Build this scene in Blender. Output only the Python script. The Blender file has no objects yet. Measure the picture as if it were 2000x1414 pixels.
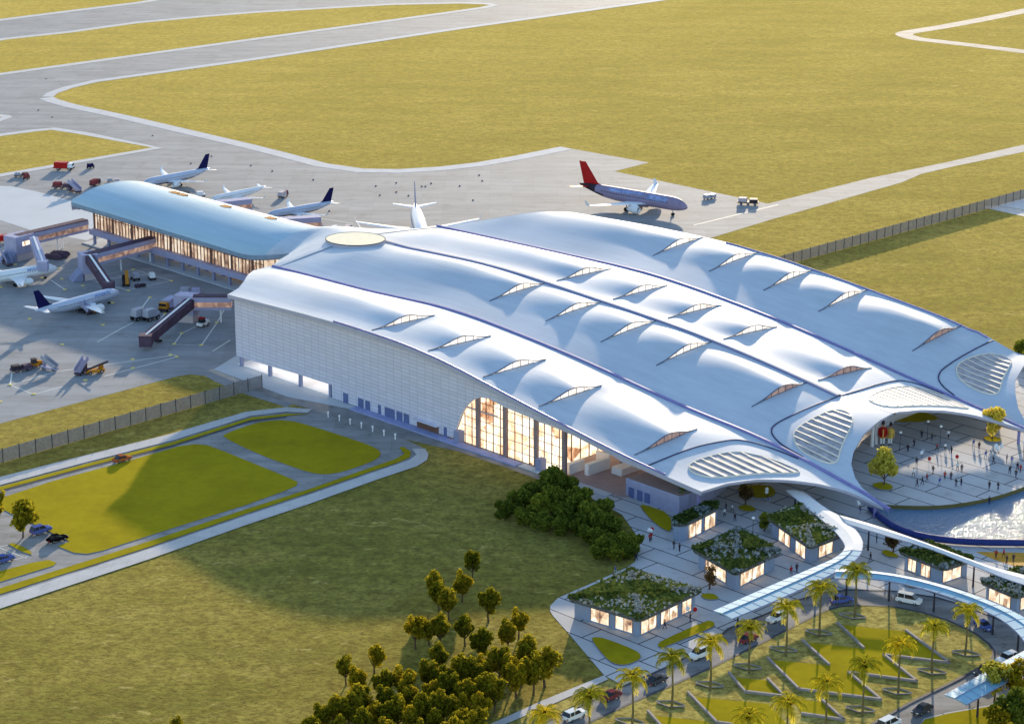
import bpy, bmesh, math, random
from mathutils import Vector, Matrix, noise
from mathutils.geometry import tessellate_polygon
R = math.radians
rnd = random.Random(7)
scene = bpy.context.scene
COL = scene.collection

# ------------------------------------------------------------------ survey helpers
F_PX, PITCH, CAM_H = 4700.0, R(17.4), 185.0
CP, SP = math.cos(PITCH), math.sin(PITCH)
def ray(x, y):
    u = (x-1000)/F_PX; v = (y-707)/F_PX
    return Vector((u, CP-v*SP, -SP-v*CP))
def at(x, y, z=0.0):
    d = ray(x, y); t = (z-CAM_H)/d.z
    return Vector((0, 0, CAM_H)) + d*t
A0 = at(460, 715)
ANG = R(-45.5)
S2 = Vector((math.cos(ANG), math.sin(ANG))); T2 = Vector((-S2.y, S2.x))
def st(w):
    d = Vector((w.x-A0.x, w.y-A0.y)); return d.dot(S2), d.dot(T2)
def W(s, t, z=0.0):
    return Vector((A0.x+S2.x*s+T2.x*t, A0.y+S2.y*s+T2.y*t, z))
def L(x, y, z=0.0):                       # plan point in the terminal's own frame
    s, t = st(at(x, y, z)); return Vector((s, t, z))
def onplane(x, y, t):                     # point on the vertical plane t = const of the terminal
    r = ray(x, y); k = (t+A0.x*T2.x+A0.y*T2.y)/(r.x*T2.x+r.y*T2.y)
    w = Vector((0, 0, CAM_H))+r*k
    return (w.x-A0.x)*S2.x+(w.y-A0.y)*S2.y, w.z
def interp(x, pts):
    if x <= pts[0][0]: return pts[0][1]
    for (a, b), (c, d) in zip(pts, pts[1:]):
        if x <= c: return b+(d-b)*(x-a)/(c-a) if c > a else d
    return pts[-1][1]
def sstep(x):
    x = max(0.0, min(1.0, x)); return x*x*(3-2*x)
def chaikin(p, n=2, closed=True):
    for _ in range(n):
        q = []
        m = len(p)
        if not closed: q.append(p[0])
        for i in range(m if closed else m-1):
            a, b = Vector(p[i]), Vector(p[(i+1) % m])
            q += [a.lerp(b, .25), a.lerp(b, .75)]
        if not closed: q.append(p[-1])
        p = q
    return [Vector(a) for a in p]

# ------------------------------------------------------------------ materials
def new_mat(name):
    m = bpy.data.materials.new(name); m.use_nodes = True
    nt = m.node_tree; b = nt.nodes['Principled BSDF']; return m, nt, b
def texco(nt, kind='Object'):
    return nt.nodes.new('ShaderNodeTexCoord').outputs[kind]
def noise_n(nt, vec, scale, detail=4, rough=.55):
    n = nt.nodes.new('ShaderNodeTexNoise'); n.inputs['Scale'].default_value = scale
    n.inputs['Detail'].default_value = detail; n.inputs['Roughness'].default_value = rough
    nt.links.new(vec, n.inputs['Vector']); return n.outputs['Fac']
def ramp(nt, fac, stops):
    r = nt.nodes.new('ShaderNodeValToRGB'); e = r.color_ramp.elements
    while len(e) < len(stops): e.new(.5)
    for el, (p, c) in zip(e, stops):
        el.position = p; el.color = (*c, 1) if len(c) == 3 else c
    nt.links.new(fac, r.inputs['Fac']); return r.outputs['Color']
def mix(nt, fac, a, b, mode='MIX'):
    m = nt.nodes.new('ShaderNodeMix'); m.data_type = 'RGBA'; m.blend_type = mode
    for k, s in ((0, fac), (6, a), (7, b)):
        if isinstance(s, bpy.types.NodeSocket): nt.links.new(s, m.inputs[k])
        elif k == 0: m.inputs[0].default_value = s
        else: m.inputs[k].default_value = (*s, 1)
    return m.outputs[2]
def bump(nt, b, h, strength, dist=.1):
    n = nt.nodes.new('ShaderNodeBump'); n.inputs['Strength'].default_value = strength
    n.inputs['Distance'].default_value = dist
    nt.links.new(h, n.inputs['Height']); nt.links.new(n.outputs[0], b.inputs['Normal'])
def mat(name, c, rough=.6, metal=0.0, var=.12, scale=.6, spec=.03, bmp=0.0):
    m, nt, b = new_mat(name)
    v = texco(nt); f = noise_n(nt, v, scale, 5)
    lo = tuple(x*(1-var) for x in c); hi = tuple(min(1, x*(1+var)) for x in c)
    nt.links.new(ramp(nt, f, [(.3, lo), (.7, hi)]), b.inputs['Base Color'])
    b.inputs['Roughness'].default_value = rough; b.inputs['Metallic'].default_value = metal
    b.inputs['Specular IOR Level'].default_value = spec
    if bmp: bump(nt, b, noise_n(nt, v, scale*6, 3), bmp)
    return m
def grass_mat(name, dark, mid, light, straw, streak=1.0, sheen=.35, grain=1.0):
    m, nt, b = new_mat(name); v = texco(nt)
    big = noise_n(nt, v, .012, 5, .6); med = noise_n(nt, v, .09, 6, .65); fine = noise_n(nt, v, .9, 5, .7)
    c = ramp(nt, big, [(.43, dark), (.5, mid), (.57, light)])
    mp0 = nt.nodes.new('ShaderNodeMapping'); mp0.inputs['Rotation'].default_value = (0, 0, R(-8)); mp0.inputs['Scale'].default_value = (.5, 1.6, 1); nt.links.new(v, mp0.inputs[0])
    c = mix(nt, .6, c, ramp(nt, noise_n(nt, mp0.outputs[0], .045, 5, .6), [(.4, dark), (.5, mid), (.6, light)]))
    c = mix(nt, .45, c, ramp(nt, med, [(.3, tuple(x*.5 for x in mid)), (.55, mid), (.75, light)]))
    mp = nt.nodes.new('ShaderNodeMapping'); mp.inputs['Rotation'].default_value = (0, 0, R(12)); mp.inputs['Scale'].default_value = (.11, .26, 1)
    nt.links.new(v, mp.inputs[0]); sk = noise_n(nt, mp.outputs[0], 1.0, 6, .7); sk.node.inputs['Distortion'].default_value = 1.6
    c = mix(nt, ramp(nt, sk, [(.58, (0, 0, 0)), (.74, (streak,)*3)]), c, straw)
    gr = noise_n(nt, v, .35, 4, .7)
    c = mix(nt, 1.0, c, ramp(nt, gr, [(.36, (1-.55*grain,)*3), (.5, (1,)*3), (.64, (1+.4*grain,)*3)]), 'MULTIPLY')
    c = mix(nt, ramp(nt, fine, [(.36, (.8*grain,)*3), (.52, (0,)*3)]), c, tuple(x*.35 for x in dark))
    nt.links.new(c, b.inputs['Base Color']); b.inputs['Roughness'].default_value = .95; b.inputs['Specular IOR Level'].default_value = 0
    b.inputs['Sheen Weight'].default_value = sheen; b.inputs['Sheen Roughness'].default_value = .45; b.inputs['Sheen Tint'].default_value = (1, .80, .28, 1)
    bump(nt, b, fine, .4*grain, .4); return m
def paved_mat(name, c, joint, w, h, mort, rough=.7, var=.18, streaks=True, off=.5, stain=.04):
    m, nt, b = new_mat(name); v = texco(nt)
    br = nt.nodes.new('ShaderNodeTexBrick'); br.inputs['Scale'].default_value = 1
    br.inputs['Brick Width'].default_value = w; br.inputs['Row Height'].default_value = h
    br.inputs['Mortar Size'].default_value = mort; br.inputs['Mortar Smooth'].default_value = .1; br.offset = off
    br.inputs['Color1'].default_value = (*[x*(1-var*.35) for x in c], 1); br.inputs['Color2'].default_value = (*[min(1, x*(1+var*.35)) for x in c], 1)
    br.inputs['Mortar'].default_value = (*joint, 1); nt.links.new(v, br.inputs['Vector'])
    col = br.outputs['Color']
    f = noise_n(nt, v, stain, 6, .65)
    col = mix(nt, 1.0, col, ramp(nt, f, [(.3, (1-var,)*3), (.7, (1.0,)*3)]), 'MULTIPLY')
    if streaks:
        mp = nt.nodes.new('ShaderNodeMapping'); mp.inputs['Rotation'].default_value = (0, 0, R(40)); mp.inputs['Scale'].default_value = (.03, .22, 1)
        nt.links.new(v, mp.inputs[0])
        col = mix(nt, 1.0, col, ramp(nt, noise_n(nt, mp.outputs[0], 1, 5, .6), [(.35, (1-var*1.4,)*3), (.65, (1.0,)*3)]), 'MULTIPLY')
    bl = noise_n(nt, v, stain*4, 7, .75)
    col = mix(nt, 1.0, col, ramp(nt, bl, [(.32, (1-var*1.3,)*3), (.46, (1,)*3), (.66, (1,)*3), (.8, (1+var*.5,)*3)]), 'MULTIPLY')
    nt.links.new(col, b.inputs['Base Color']); b.inputs['Roughness'].default_value = max(rough, .8); b.inputs['Specular IOR Level'].default_value = .06
    return m
def leaf_mat(name, c1, c2, trans=.35):
    m, nt, b = new_mat(name); v = texco(nt)
    oi = nt.nodes.new('ShaderNodeObjectInfo')
    f = noise_n(nt, v, 1.3, 3)
    c = ramp(nt, f, [(.35, c1), (.65, c2)])
    c = mix(nt, 1.0, c, ramp(nt, oi.outputs['Random'], [(0, (.6, .68, .7)), (.5, (1, 1, 1)), (1, (1.35, 1.22, 1.0))]), 'MULTIPLY')
    nt.links.new(c, b.inputs['Base Color']); b.inputs['Roughness'].default_value = .8; b.inputs['Specular IOR Level'].default_value = 0
    tr = nt.nodes.new('ShaderNodeBsdfTranslucent'); nt.links.new(c, tr.inputs['Color'])
    mx = nt.nodes.new('ShaderNodeMixShader'); mx.inputs[0].default_value = trans
    nt.links.new(b.outputs[0], mx.inputs[1]); nt.links.new(tr.outputs[0], mx.inputs[2])
    nt.links.new(mx.outputs[0], nt.nodes['Material Output'].inputs['Surface']); return m
def lit_mat(name, cols, strength, cell=(2.2, 2.2, 2.4), rough=.15):
    """glass of a lit room: warm panes with darker things behind them"""
    m, nt, b = new_mat(name); v = texco(nt)
    mp = nt.nodes.new('ShaderNodeMapping'); mp.inputs['Scale'].default_value = tuple(1/x for x in cell); nt.links.new(v, mp.inputs[0])
    vo = nt.nodes.new('ShaderNodeTexVoronoi'); vo.inputs['Scale'].default_value = 1; nt.links.new(mp.outputs[0], vo.inputs['Vector'])
    sep = nt.nodes.new('ShaderNodeSeparateColor'); nt.links.new(vo.outputs['Color'], sep.inputs[0])
    f = noise_n(nt, v, .5, 5, .7)
    ad = nt.nodes.new('ShaderNodeMath'); ad.operation = 'MULTIPLY_ADD'; ad.inputs[1].default_value = .45
    nt.links.new(sep.outputs[0], ad.inputs[0]); nt.links.new(f, ad.inputs[2])
    sb = nt.nodes.new('ShaderNodeMath'); sb.operation = 'SUBTRACT'; sb.inputs[1].default_value = .2; nt.links.new(ad.outputs[0], sb.inputs[0])
    n = len(cols); c = ramp(nt, sb.outputs[0], [(.2+.6*i/(n-1), k) for i, k in enumerate(cols)])
    b.inputs['Base Color'].default_value = (.05, .04, .04, 1); b.inputs['Roughness'].default_value = rough
    nt.links.new(c, b.inputs['Emission Color']); b.inputs['Emission Strength'].default_value = strength
    return m

MT = {}
MT['field'] = grass_mat('field grass', (.055, .075, .010), (.155, .138, .022), (.275, .22, .055), (.42, .33, .12), 1.0, .32)
MT['lawn'] = grass_mat('mown lawn', (.30, .24, .004), (.315, .25, .004), (.33, .26, .005), (.34, .265, .006), .1, .12, .15)
MT['island'] = grass_mat('dry island grass', (.19, .18, .035), (.29, .245, .07), (.35, .29, .09), (.45, .38, .14))
MT['apron'] = paved_mat('apron concrete', (.33, .335, .35), (.27, .275, .285), 7.5, 7.5, .035, .62, .16, True, 0)
MT['shoulder'] = mat('pale shoulder concrete', (.53, .52, .53), .85, var=.08, scale=.3, spec=.05)
MT['asphalt'] = paved_mat('road surface', (.36, .35, .345), (.24, .24, .24), 14, 5, .04, .6, .25, True, 0, .08)
MT['drive'] = paved_mat('drive asphalt', (.31, .30, .305), (.25, .25, .25), 20, 8, .03, .5, .3, True, 0, .08)
MT['walk'] = paved_mat('sidewalk concrete', (.52, .505, .50), (.40, .40, .40), 3, 3, .04, .65, .12, False, 0)
MT['plaza'] = paved_mat('plaza paving', (.50, .49, .495), (.035, .035, .05), 15, 5.4, .14, .55, .15, False, .37)
MT['pad'] = mat('smooth pad concrete', (.50, .52, .55), .8, var=.04, scale=.1, spec=.05)
MT['strip'] = mat('polished strip', (.22, .215, .215), .3, var=.25, scale=.25)
MT['kerb'] = mat('kerb stone', (.20, .20, .24), .7)  # blue-dark tint puts the kerb sides' shade into the colour
MT['dkerb'] = mat('dark kerb stone', (.07, .07, .085), .7)
MT['line'] = mat('white line paint', (.68, .67, .62), .6, var=.2, scale=2)
MT['lamp_y'] = mat('yellow marker', (.75, .6, .18), .5)
MT['orangecourt'] = mat('orange court', (.55, .28, .04), .7)
def roof_mat(name, c, metal, rough):
    m, nt, b = new_mat(name); v = texco(nt)
    f = noise_n(nt, v, .05, 4); c2 = tuple(min(1, x*1.06) for x in c)
    col = ramp(nt, f, [(.3, tuple(x*.95 for x in c)), (.7, c2)])
    br = nt.nodes.new('ShaderNodeTexWave'); br.wave_type = 'BANDS'; br.bands_direction = 'Y'; br.wave_profile = 'SAW'
    br.inputs['Scale'].default_value = .35; nt.links.new(v, br.inputs['Vector'])
    col = mix(nt, 1.0, col, ramp(nt, br.outputs['Fac'], [(0, (.93,)*3), (.05, (1,)*3)]), 'MULTIPLY')
    wx = nt.nodes.new('ShaderNodeTexWave'); wx.wave_type = 'BANDS'; wx.bands_direction = 'X'; wx.wave_profile = 'SAW'; wx.inputs['Scale'].default_value = .045; nt.links.new(v, wx.inputs['Vector'])
    col = mix(nt, 1.0, col, ramp(nt, wx.outputs['Fac'], [(0, (.86,)*3), (.012, (1,)*3)]), 'MULTIPLY')
    mp = nt.nodes.new('ShaderNodeMapping'); mp.inputs['Scale'].default_value = (.04, .5, 1); nt.links.new(v, mp.inputs[0])
    col = mix(nt, 1.0, col, ramp(nt, noise_n(nt, mp.outputs[0], 1, 5, .65), [(.35, (.90, .91, .92)), (.62, (1,)*3)]), 'MULTIPLY')
    nt.links.new(col, b.inputs['Base Color']); b.inputs['Metallic'].default_value = metal; b.inputs['Specular IOR Level'].default_value = .012
    nt.links.new(ramp(nt, noise_n(nt, v, .05, 2), [(.3, (rough-.01,)*3), (.7, (rough+.01,)*3)]), b.inputs['Roughness'])
    return m
MT['roof'] = roof_mat('standing seam roof metal', (.52, .575, .65), .0, .5)
MT['proof'] = roof_mat('blue roof metal', (.40, .54, .64), .0, .4)
MT['fascia'] = mat('lilac fascia', (.42, .41, .50), .5, var=.06)
MT['seam'] = mat('purple gutter', (.24, .22, .44), .45, var=.1)
MT['seamlight'] = mat('pale ridge capping', (.62, .54, .56), .5, var=.06)
MT['crease'] = mat('dark joint', (.06, .06, .13), .5)
MT['white'] = mat('white painted steel', (.78, .77, .78), .4, var=.04)
MT['cream'] = mat('cream panel', (.86, .76, .56), .45, var=.05)
MT['ribcream'] = mat('cream rib', (.74, .66, .56), .5, var=.05)
MT['skyglass'] = mat('warm skylight glass', (.40, .37, .39), .5, .0, var=.3, scale=.5)
MT['frame'] = mat('dark frame', (.05, .045, .055), .5)
MT['plinthblue'] = mat('blue plinth paint', (.30, .33, .55), .6)
MT['eaveblue'] = mat('slate blue eave band', (.24, .33, .45), .5)
MT['eyeframe'] = mat('slate lid edge', (.10, .11, .16), .5)
MT['brown'] = mat('brown mullion', (.16, .09, .07), .5)
MT['column'] = mat('brown column', (.27, .20, .20), .5)
MT['bluecol'] = mat('blue grey steel', (.26, .28, .42), .5, var=.06)
MT['purple'] = mat('lilac steel', (.36, .35, .50), .45, var=.08)
MT['darkpurple'] = mat('dark purple canvas', (.09, .06, .09), .7, var=.2)
MT['pink'] = mat('pale pink render', (.52, .44, .46), .7, var=.08)
MT['pinkfloor'] = paved_mat('pink floor tile', (.42, .32, .31), (.3, .22, .22), 1.2, 1.2, .04, .5, .12, False, 0)
MT['door'] = mat('blue door', (.12, .15, .30), .5)
MT['kioskwall'] = mat('pale blue kiosk wall', (.30, .35, .46), .6, var=.06)
MT['roofedge'] = mat('dark roof edge', (.13, .125, .12), .8, var=.3, scale=2)
MT['kgreen'] = leaf_mat('roof sedum', (.045, .07, .016), (.12, .145, .035), .2)
MT['kgrey'] = leaf_mat('silver roof shrubs', (.17, .18, .175), (.36, .37, .365), .08)
MT['leafdark'] = leaf_mat('dark leaves', (.075, .115, .016), (.25, .265, .035), .45)
MT['leafolive'] = leaf_mat('olive leaves', (.12, .12, .010), (.38, .30, .018), .5)
MT['leafgold'] = leaf_mat('golden leaves', (.66, .50, .05), (.85, .68, .12), .35)
MT['leafbrown'] = leaf_mat('brown leaves', (.07, .045, .02), (.20, .12, .05), .3)
MT['palm'] = leaf_mat('palm fronds', (.40, .36, .018), (.75, .60, .04), .5)
MT['palmcore'] = leaf_mat('palm heart', (.05, .06, .01), (.12, .10, .015), .2)
MT['bark'] = mat('bark', (.11, .075, .05), .9, var=.3, scale=3)
MT['palmbark'] = mat('palm bark', (.16, .13, .06), .9, var=.3, scale=2)
MT['wallstone'] = mat('low wall stone', (.27, .24, .24), .7, var=.15, scale=1)
MT['fencemesh'] = mat('grey fence mesh', (.30, .275, .28), .8, var=.2, scale=1.5)
MT['fencemesh'].node_tree.nodes['Principled BSDF'].inputs['Alpha'].default_value = .62
MT['fencepost'] = mat('fence post', (.05, .045, .05), .6)
MT['tyre'] = mat('rubber', (.02, .02, .022), .8)
MT['chrome'] = mat('metal rim', (.5, .5, .52), .35, .8)
MT['carglass'] = mat('car glass', (.02, .022, .03), .08, spec=.4)
MT['headlamp'] = mat('headlamp lens', (.8, .8, .78), .15)
MT['planeblue'] = mat('blue title paint', (.08, .16, .45), .4)
MT['orange'] = mat('orange paint', (.50, .20, .02), .45, var=.15)
MT['red'] = mat('red paint', (.42, .02, .02), .4)
MT['maroon'] = mat('maroon paint', (.20, .05, .055), .5, spec=0)
MT['navy'] = mat('navy paint', (.012, .012, .07), .35)
MT['greypaint'] = mat('grey paint', (.36, .36, .42), .45)
MT['dark'] = mat('dark equipment', (.045, .035, .045), .6, var=.2)
MT['skin'] = mat('skin', (.45, .27, .18), .6)
MT['gold'] = mat('gold trim', (.65, .42, .10), .4)
MT['planewhite'] = mat('aircraft white', (.80, .80, .82), .3, var=.03)
MT['planelilac'] = mat('aircraft lilac', (.27, .23, .34), .5, var=.05)
MT['planesilver'] = mat('aircraft silver blue', (.50, .54, .66), .3, .2, var=.04)
MT['patchblue'] = mat('aircraft blue art', (.26, .32, .55), .4, var=.35, scale=.9)
MT['lit'] = lit_mat('lit hall glazing', [(.30, .13, .06), (.85, .50, .28), (1, .80, .55), (1, .92, .78)], 0.62, (4.5, 4.5, 3))
MT['litpier'] = lit_mat('lit pier glazing', [(.10, .06, .05), (.42, .26, .18), (.88, .66, .46), (1, .90, .74)], .36, (1.3, 1.3, 5))
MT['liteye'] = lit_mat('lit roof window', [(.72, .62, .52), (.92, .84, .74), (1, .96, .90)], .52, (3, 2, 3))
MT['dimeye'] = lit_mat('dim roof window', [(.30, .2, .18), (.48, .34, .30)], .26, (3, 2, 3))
MT['litshop'] = lit_mat('lit shop window', [(.14, .07, .05), (.60, .38, .22), (1, .80, .56), (1, .95, .84)], .48, (1.1, 1.1, 2))
MT['litbridge'] = lit_mat('lit bridge window', [(.16, .09, .08), (.42, .26, .20), (.7, .46, .34)], .26, (1.2, 1.2, 3))
def glass_canopy(name, c, rough):
    m, nt, b = new_mat(name); v = texco(nt)
    nt.links.new(ramp(nt, noise_n(nt, v, .15, 4), [(.35, tuple(x*.85 for x in c)), (.7, c)]), b.inputs['Base Color'])
    b.inputs['Roughness'].default_value = rough; b.inputs['Specular IOR Level'].default_value = .015; return m
MT['canopyblue'] = glass_canopy('pale blue canopy glass', (.26, .48, .61), .55)
MT['canopywhite'] = mat('white canopy skin', (.72, .70, .69), .7, var=.05, spec=.05)
def water_mat():
    m, nt, b = new_mat('pool water'); v = texco(nt)
    b.inputs['Base Color'].default_value = (.13, .21, .32, 1); b.inputs['Roughness'].default_value = .1
    b.inputs['Metallic'].default_value = .0; b.inputs['IOR'].default_value = 1.33; b.inputs['Specular IOR Level'].default_value = .12
    bump(nt, b, noise_n(nt, v, .7, 5, .65), 1.0, .8); return m
MT['water'] = water_mat()
MT['poolrim'] = mat('navy pool rim', (.03, .045, .17), .35)
MT['goldlip'] = mat('olive plaza lip', (.16, .13, .05), .6)
def facade_mat():
    m, nt, b = new_mat('white panel cladding'); v = texco(nt)
    sp = nt.nodes.new('ShaderNodeSeparateXYZ'); nt.links.new(v, sp.inputs[0])
    cb = nt.nodes.new('ShaderNodeCombineXYZ'); nt.links.new(sp.outputs[0], cb.inputs[0]); nt.links.new(sp.outputs[2], cb.inputs[1])
    br = nt.nodes.new('ShaderNodeTexBrick'); br.offset = 0; br.inputs['Scale'].default_value = 1
    br.inputs['Brick Width'].default_value = 2.75; br.inputs['Row Height'].default_value = .92
    br.inputs['Mortar Size'].default_value = .06; br.inputs['Mortar Smooth'].default_value = .2
    br.inputs['Color1'].default_value = (.58, .56, .67, 1); br.inputs['Color2'].default_value = (.64, .62, .73, 1); br.inputs['Mortar'].default_value = (.38, .37, .47, 1)
    nt.links.new(cb.outputs[0], br.inputs['Vector']); nt.links.new(br.outputs['Color'], b.inputs['Base Color'])
    b.inputs['Roughness'].default_value = .5
    bump(nt, b, br.outputs['Fac'], -.5, .1); return m
MT['facade'] = facade_mat()
m_, nt_, b_ = new_mat('white undercroft glow'); b_.inputs['Emission Color'].default_value = (1, .96, .9, 1); b_.inputs['Emission Strength'].default_value = .55; MT['lamp'] = m_  # glow for the panels added under the undercroft slab

# ------------------------------------------------------------------ mesh building
class MB:
    def __init__(s): s.v = []; s.f = []; s.m = []
    def add(s, vs, fs, mi=0):
        o = len(s.v); s.v += [tuple(v) for v in vs]
        s.f += [tuple(i+o for i in f) for f in fs]; s.m += [mi]*len(fs); return s
    def box(s, c, d, mi=0, rz=0.0, taper=1.0):
        x, y, z = d[0]/2, d[1]/2, d[2]/2; co, si = math.cos(rz), math.sin(rz); vs = []
        for k, q in ((-1, 1.0), (1, taper)):
            for a, b in ((-1, -1), (1, -1), (1, 1), (-1, 1)):
                px, py = a*x*q, b*y*q; vs.append((c[0]+px*co-py*si, c[1]+px*si+py*co, c[2]+k*z))
        return s.add(vs, [(3, 2, 1, 0), (4, 5, 6, 7), (0, 1, 5, 4), (1, 2, 6, 5), (2, 3, 7, 6), (3, 0, 4, 7)], mi)
    def beam(s, p0, p1, w, h, mi=0, up=Vector((0, 0, 1))):
        p0, p1 = Vector(p0), Vector(p1); d = (p1-p0).normalized(); n = d.cross(up)
        n = n.normalized() if n.length > 1e-4 else Vector((1, 0, 0)); u = n.cross(d)
        vs = [p+n*a*w/2+u*b*h/2 for p in (p0, p1) for a, b in ((-1, -1), (1, -1), (1, 1), (-1, 1))]
        return s.add(vs, [(0, 1, 2, 3), (7, 6, 5, 4), (4, 5, 1, 0), (5, 6, 2, 1), (6, 7, 3, 2), (7, 4, 0, 3)], mi)
    def tube(s, path, r, n=6, mi=0, cap=True):
        path = [Vector(p) for p in path]; rs = r if isinstance(r, (list, tuple)) else [r]*len(path); o = len(s.v); vs = []; fs = []
        for i, p in enumerate(path):
            d = (path[min(i+1, len(path)-1)]-path[max(i-1, 0)]).normalized()
            a = Vector((0, 0, 1)) if abs(d.z) < .9 else Vector((1, 0, 0)); x = d.cross(a).normalized(); y = d.cross(x)
            vs += [p+(x*math.cos(2*math.pi*k/n)+y*math.sin(2*math.pi*k/n))*rs[i] for k in range(n)]
        for i in range(len(path)-1):
            for k in range(n):
                fs.append((i*n+k, i*n+(k+1) % n, (i+1)*n+(k+1) % n, (i+1)*n+k))
        if cap:
            fs += [tuple(range(n)), tuple(range((len(path)-1)*n, len(path)*n))]
        return s.add(vs, fs, mi)
    def poly(s, pts, mi=0, z=None):
        p3 = [Vector((p[0], p[1], p[2] if len(p) > 2 and z is None else (z or 0))) for p in pts]
        return s.add(p3, tess(p3), mi)
    def prism(s, pts, z0, z1, mi=0, ms=None, inset=0):
        n = len(pts); ms = mi if ms is None else ms
        top = [Vector((p[0], p[1], z1)) for p in pts]; bot = [Vector((p[0], p[1], z0)) for p in pts]
        s.add(top, tess(top), mi)
        s.add(bot+top, [(i, (i+1) % n, n+(i+1) % n, n+i) for i in range(n)], ms); return s
    def ribbon(s, pts, w, z=None, mi=0, side=0):
        pts = [Vector(p) for p in pts]; vs = []
        for i, p in enumerate(pts):
            d = (pts[min(i+1, len(pts)-1)]-pts[max(i-1, 0)]); d.z = 0; d.normalize(); n = Vector((-d.y, d.x, 0))
            a, b = (w/2, -w/2) if side == 0 else ((w, 0) if side > 0 else (0, -w))
            zz = p.z if z is None else z
            vs += [Vector((p.x+n.x*a, p.y+n.y*a, zz)), Vector((p.x+n.x*b, p.y+n.y*b, zz))]
        return s.add(vs, [(2*i, 2*i+1, 2*i+3, 2*i+2) for i in range(len(pts)-1)], mi)
    def lathe_x(s, prof, n=16, mi=0, c=(0, 0, 0)):
        vs = []; fs = []
        for x, r, z in prof:
            vs += [(c[0]+x, c[1]+r*math.cos(2*math.pi*k/n), c[2]+z+r*math.sin(2*math.pi*k/n)) for k in range(n)]
        for i in range(len(prof)-1):
            for k in range(n): fs.append((i*n+k, i*n+(k+1) % n, (i+1)*n+(k+1) % n, (i+1)*n+k))
        fs += [tuple(range(n)), tuple(range((len(prof)-1)*n, len(prof)*n))]
        return s.add(vs, fs, mi)
    def lathe_z(s, prof, n=12, mi=0, c=(0, 0, 0)):
        vs = []; fs = []
        for z, r in prof: vs += [(c[0]+r*math.cos(2*math.pi*k/n), c[1]+r*math.sin(2*math.pi*k/n), c[2]+z) for k in range(n)]
        for i in range(len(prof)-1):
            for k in range(n): fs.append((i*n+k, i*n+(k+1) % n, (i+1)*n+(k+1) % n, (i+1)*n+k))
        fs += [tuple(range(n)), tuple(range((len(prof)-1)*n, len(prof)*n))]
        return s.add(vs, fs, mi)
    def grid(s, rows, mi=0):
        n = len(rows[0]); vs = [v for r in rows for v in r]
        return s.add(vs, [(i*n+k, i*n+k+1, (i+1)*n+k+1, (i+1)*n+k) for i in range(len(rows)-1) for k in range(n-1)], mi)
    def mesh(s, name, mats, smooth=False):
        me = bpy.data.meshes.new(name); me.from_pydata(s.v, [], s.f)
        for m in (mats if isinstance(mats, (list, tuple)) else [mats]): me.materials.append(MT[m] if isinstance(m, str) else m)
        me.polygons.foreach_set('material_index', s.m)
        if smooth: me.polygons.foreach_set('use_smooth', [True]*len(s.f))
        me.update(); return me
    def build(s, name, mats, parent=None, smooth=False, fix=False):
        me = s.mesh(name, mats, smooth)
        if fix:
            bm = bmesh.new(); bm.from_mesh(me); bmesh.ops.recalc_face_normals(bm, faces=bm.faces); bm.to_mesh(me); bm.free()
        o = bpy.data.objects.new(name, me); COL.objects.link(o)
        if parent: o.parent = parent
        return o
def tess(p):
    n = Vector((0, 0, 0))
    for a, b in zip(p, p[1:]+p[:1]): n += a.cross(b)
    fs = []
    for t in tessellate_polygon([p]):
        a, b, c = t
        if (p[b]-p[a]).cross(p[c]-p[a]).dot(n if abs(n.z) < 1e-6 or n.z > 0 else -n) < 0: a, c = c, a
        fs.append((a, b, c))
    return fs
def tag(o, label=None, cat=None, group=None, kind=None):
    if label: o['label'] = label
    if cat: o['category'] = cat
    if group: o['group'] = group
    if kind: o['kind'] = kind
    return o
def thing(name, label, cat, loc=(0, 0, 0), rz=0.0, group=None):
    o = bpy.data.objects.new(name, None); COL.objects.link(o); o.location = loc; o.rotation_euler = (0, 0, rz)
    o.empty_display_size = .5
    return tag(o, label, cat, group)
def dup(root, loc, rz=0.0, scale=1.0, label=None, group=None):
    r = root.copy(); COL.objects.link(r); r.location = loc; r.rotation_euler = (0, 0, rz)
    r.scale = (scale,)*3 if not isinstance(scale, tuple) else scale
    if label: r['label'] = label
    if group: r['group'] = group
    for ch in list(root.children):
        c = ch.copy(); COL.objects.link(c); c.parent = r
        for g in ch.children:
            d = g.copy(); COL.objects.link(d); d.parent = c
    return r
def sheet(name, px, m, z, soft=0, label=None):
    pts = [at(x, y, z) for x, y in px]
    if soft: pts = chaikin(pts, soft)
    o = MB().poly(pts, 0, z).build(name, m); return tag(o, label, None, None, 'structure')
def kerbed(name, px, m, mk, h, soft=0, z0=0.0):
    pts = [at(x, y, z0+h) for x, y in px]
    if soft: pts = chaikin(pts, soft)
    # kerb ring + planted top slightly lower
    o = MB().prism(pts, z0, z0+h, 0, 1).build(name, [m, mk]); return tag(o, None, None, None, 'structure')
def lines(name, paths, w, z, m):
    b = MB()
    for p in paths: b.ribbon([at(x, y, z) for x, y in p], w, z)
    return tag(b.build(name, m), None, None, None, 'structure')

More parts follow.
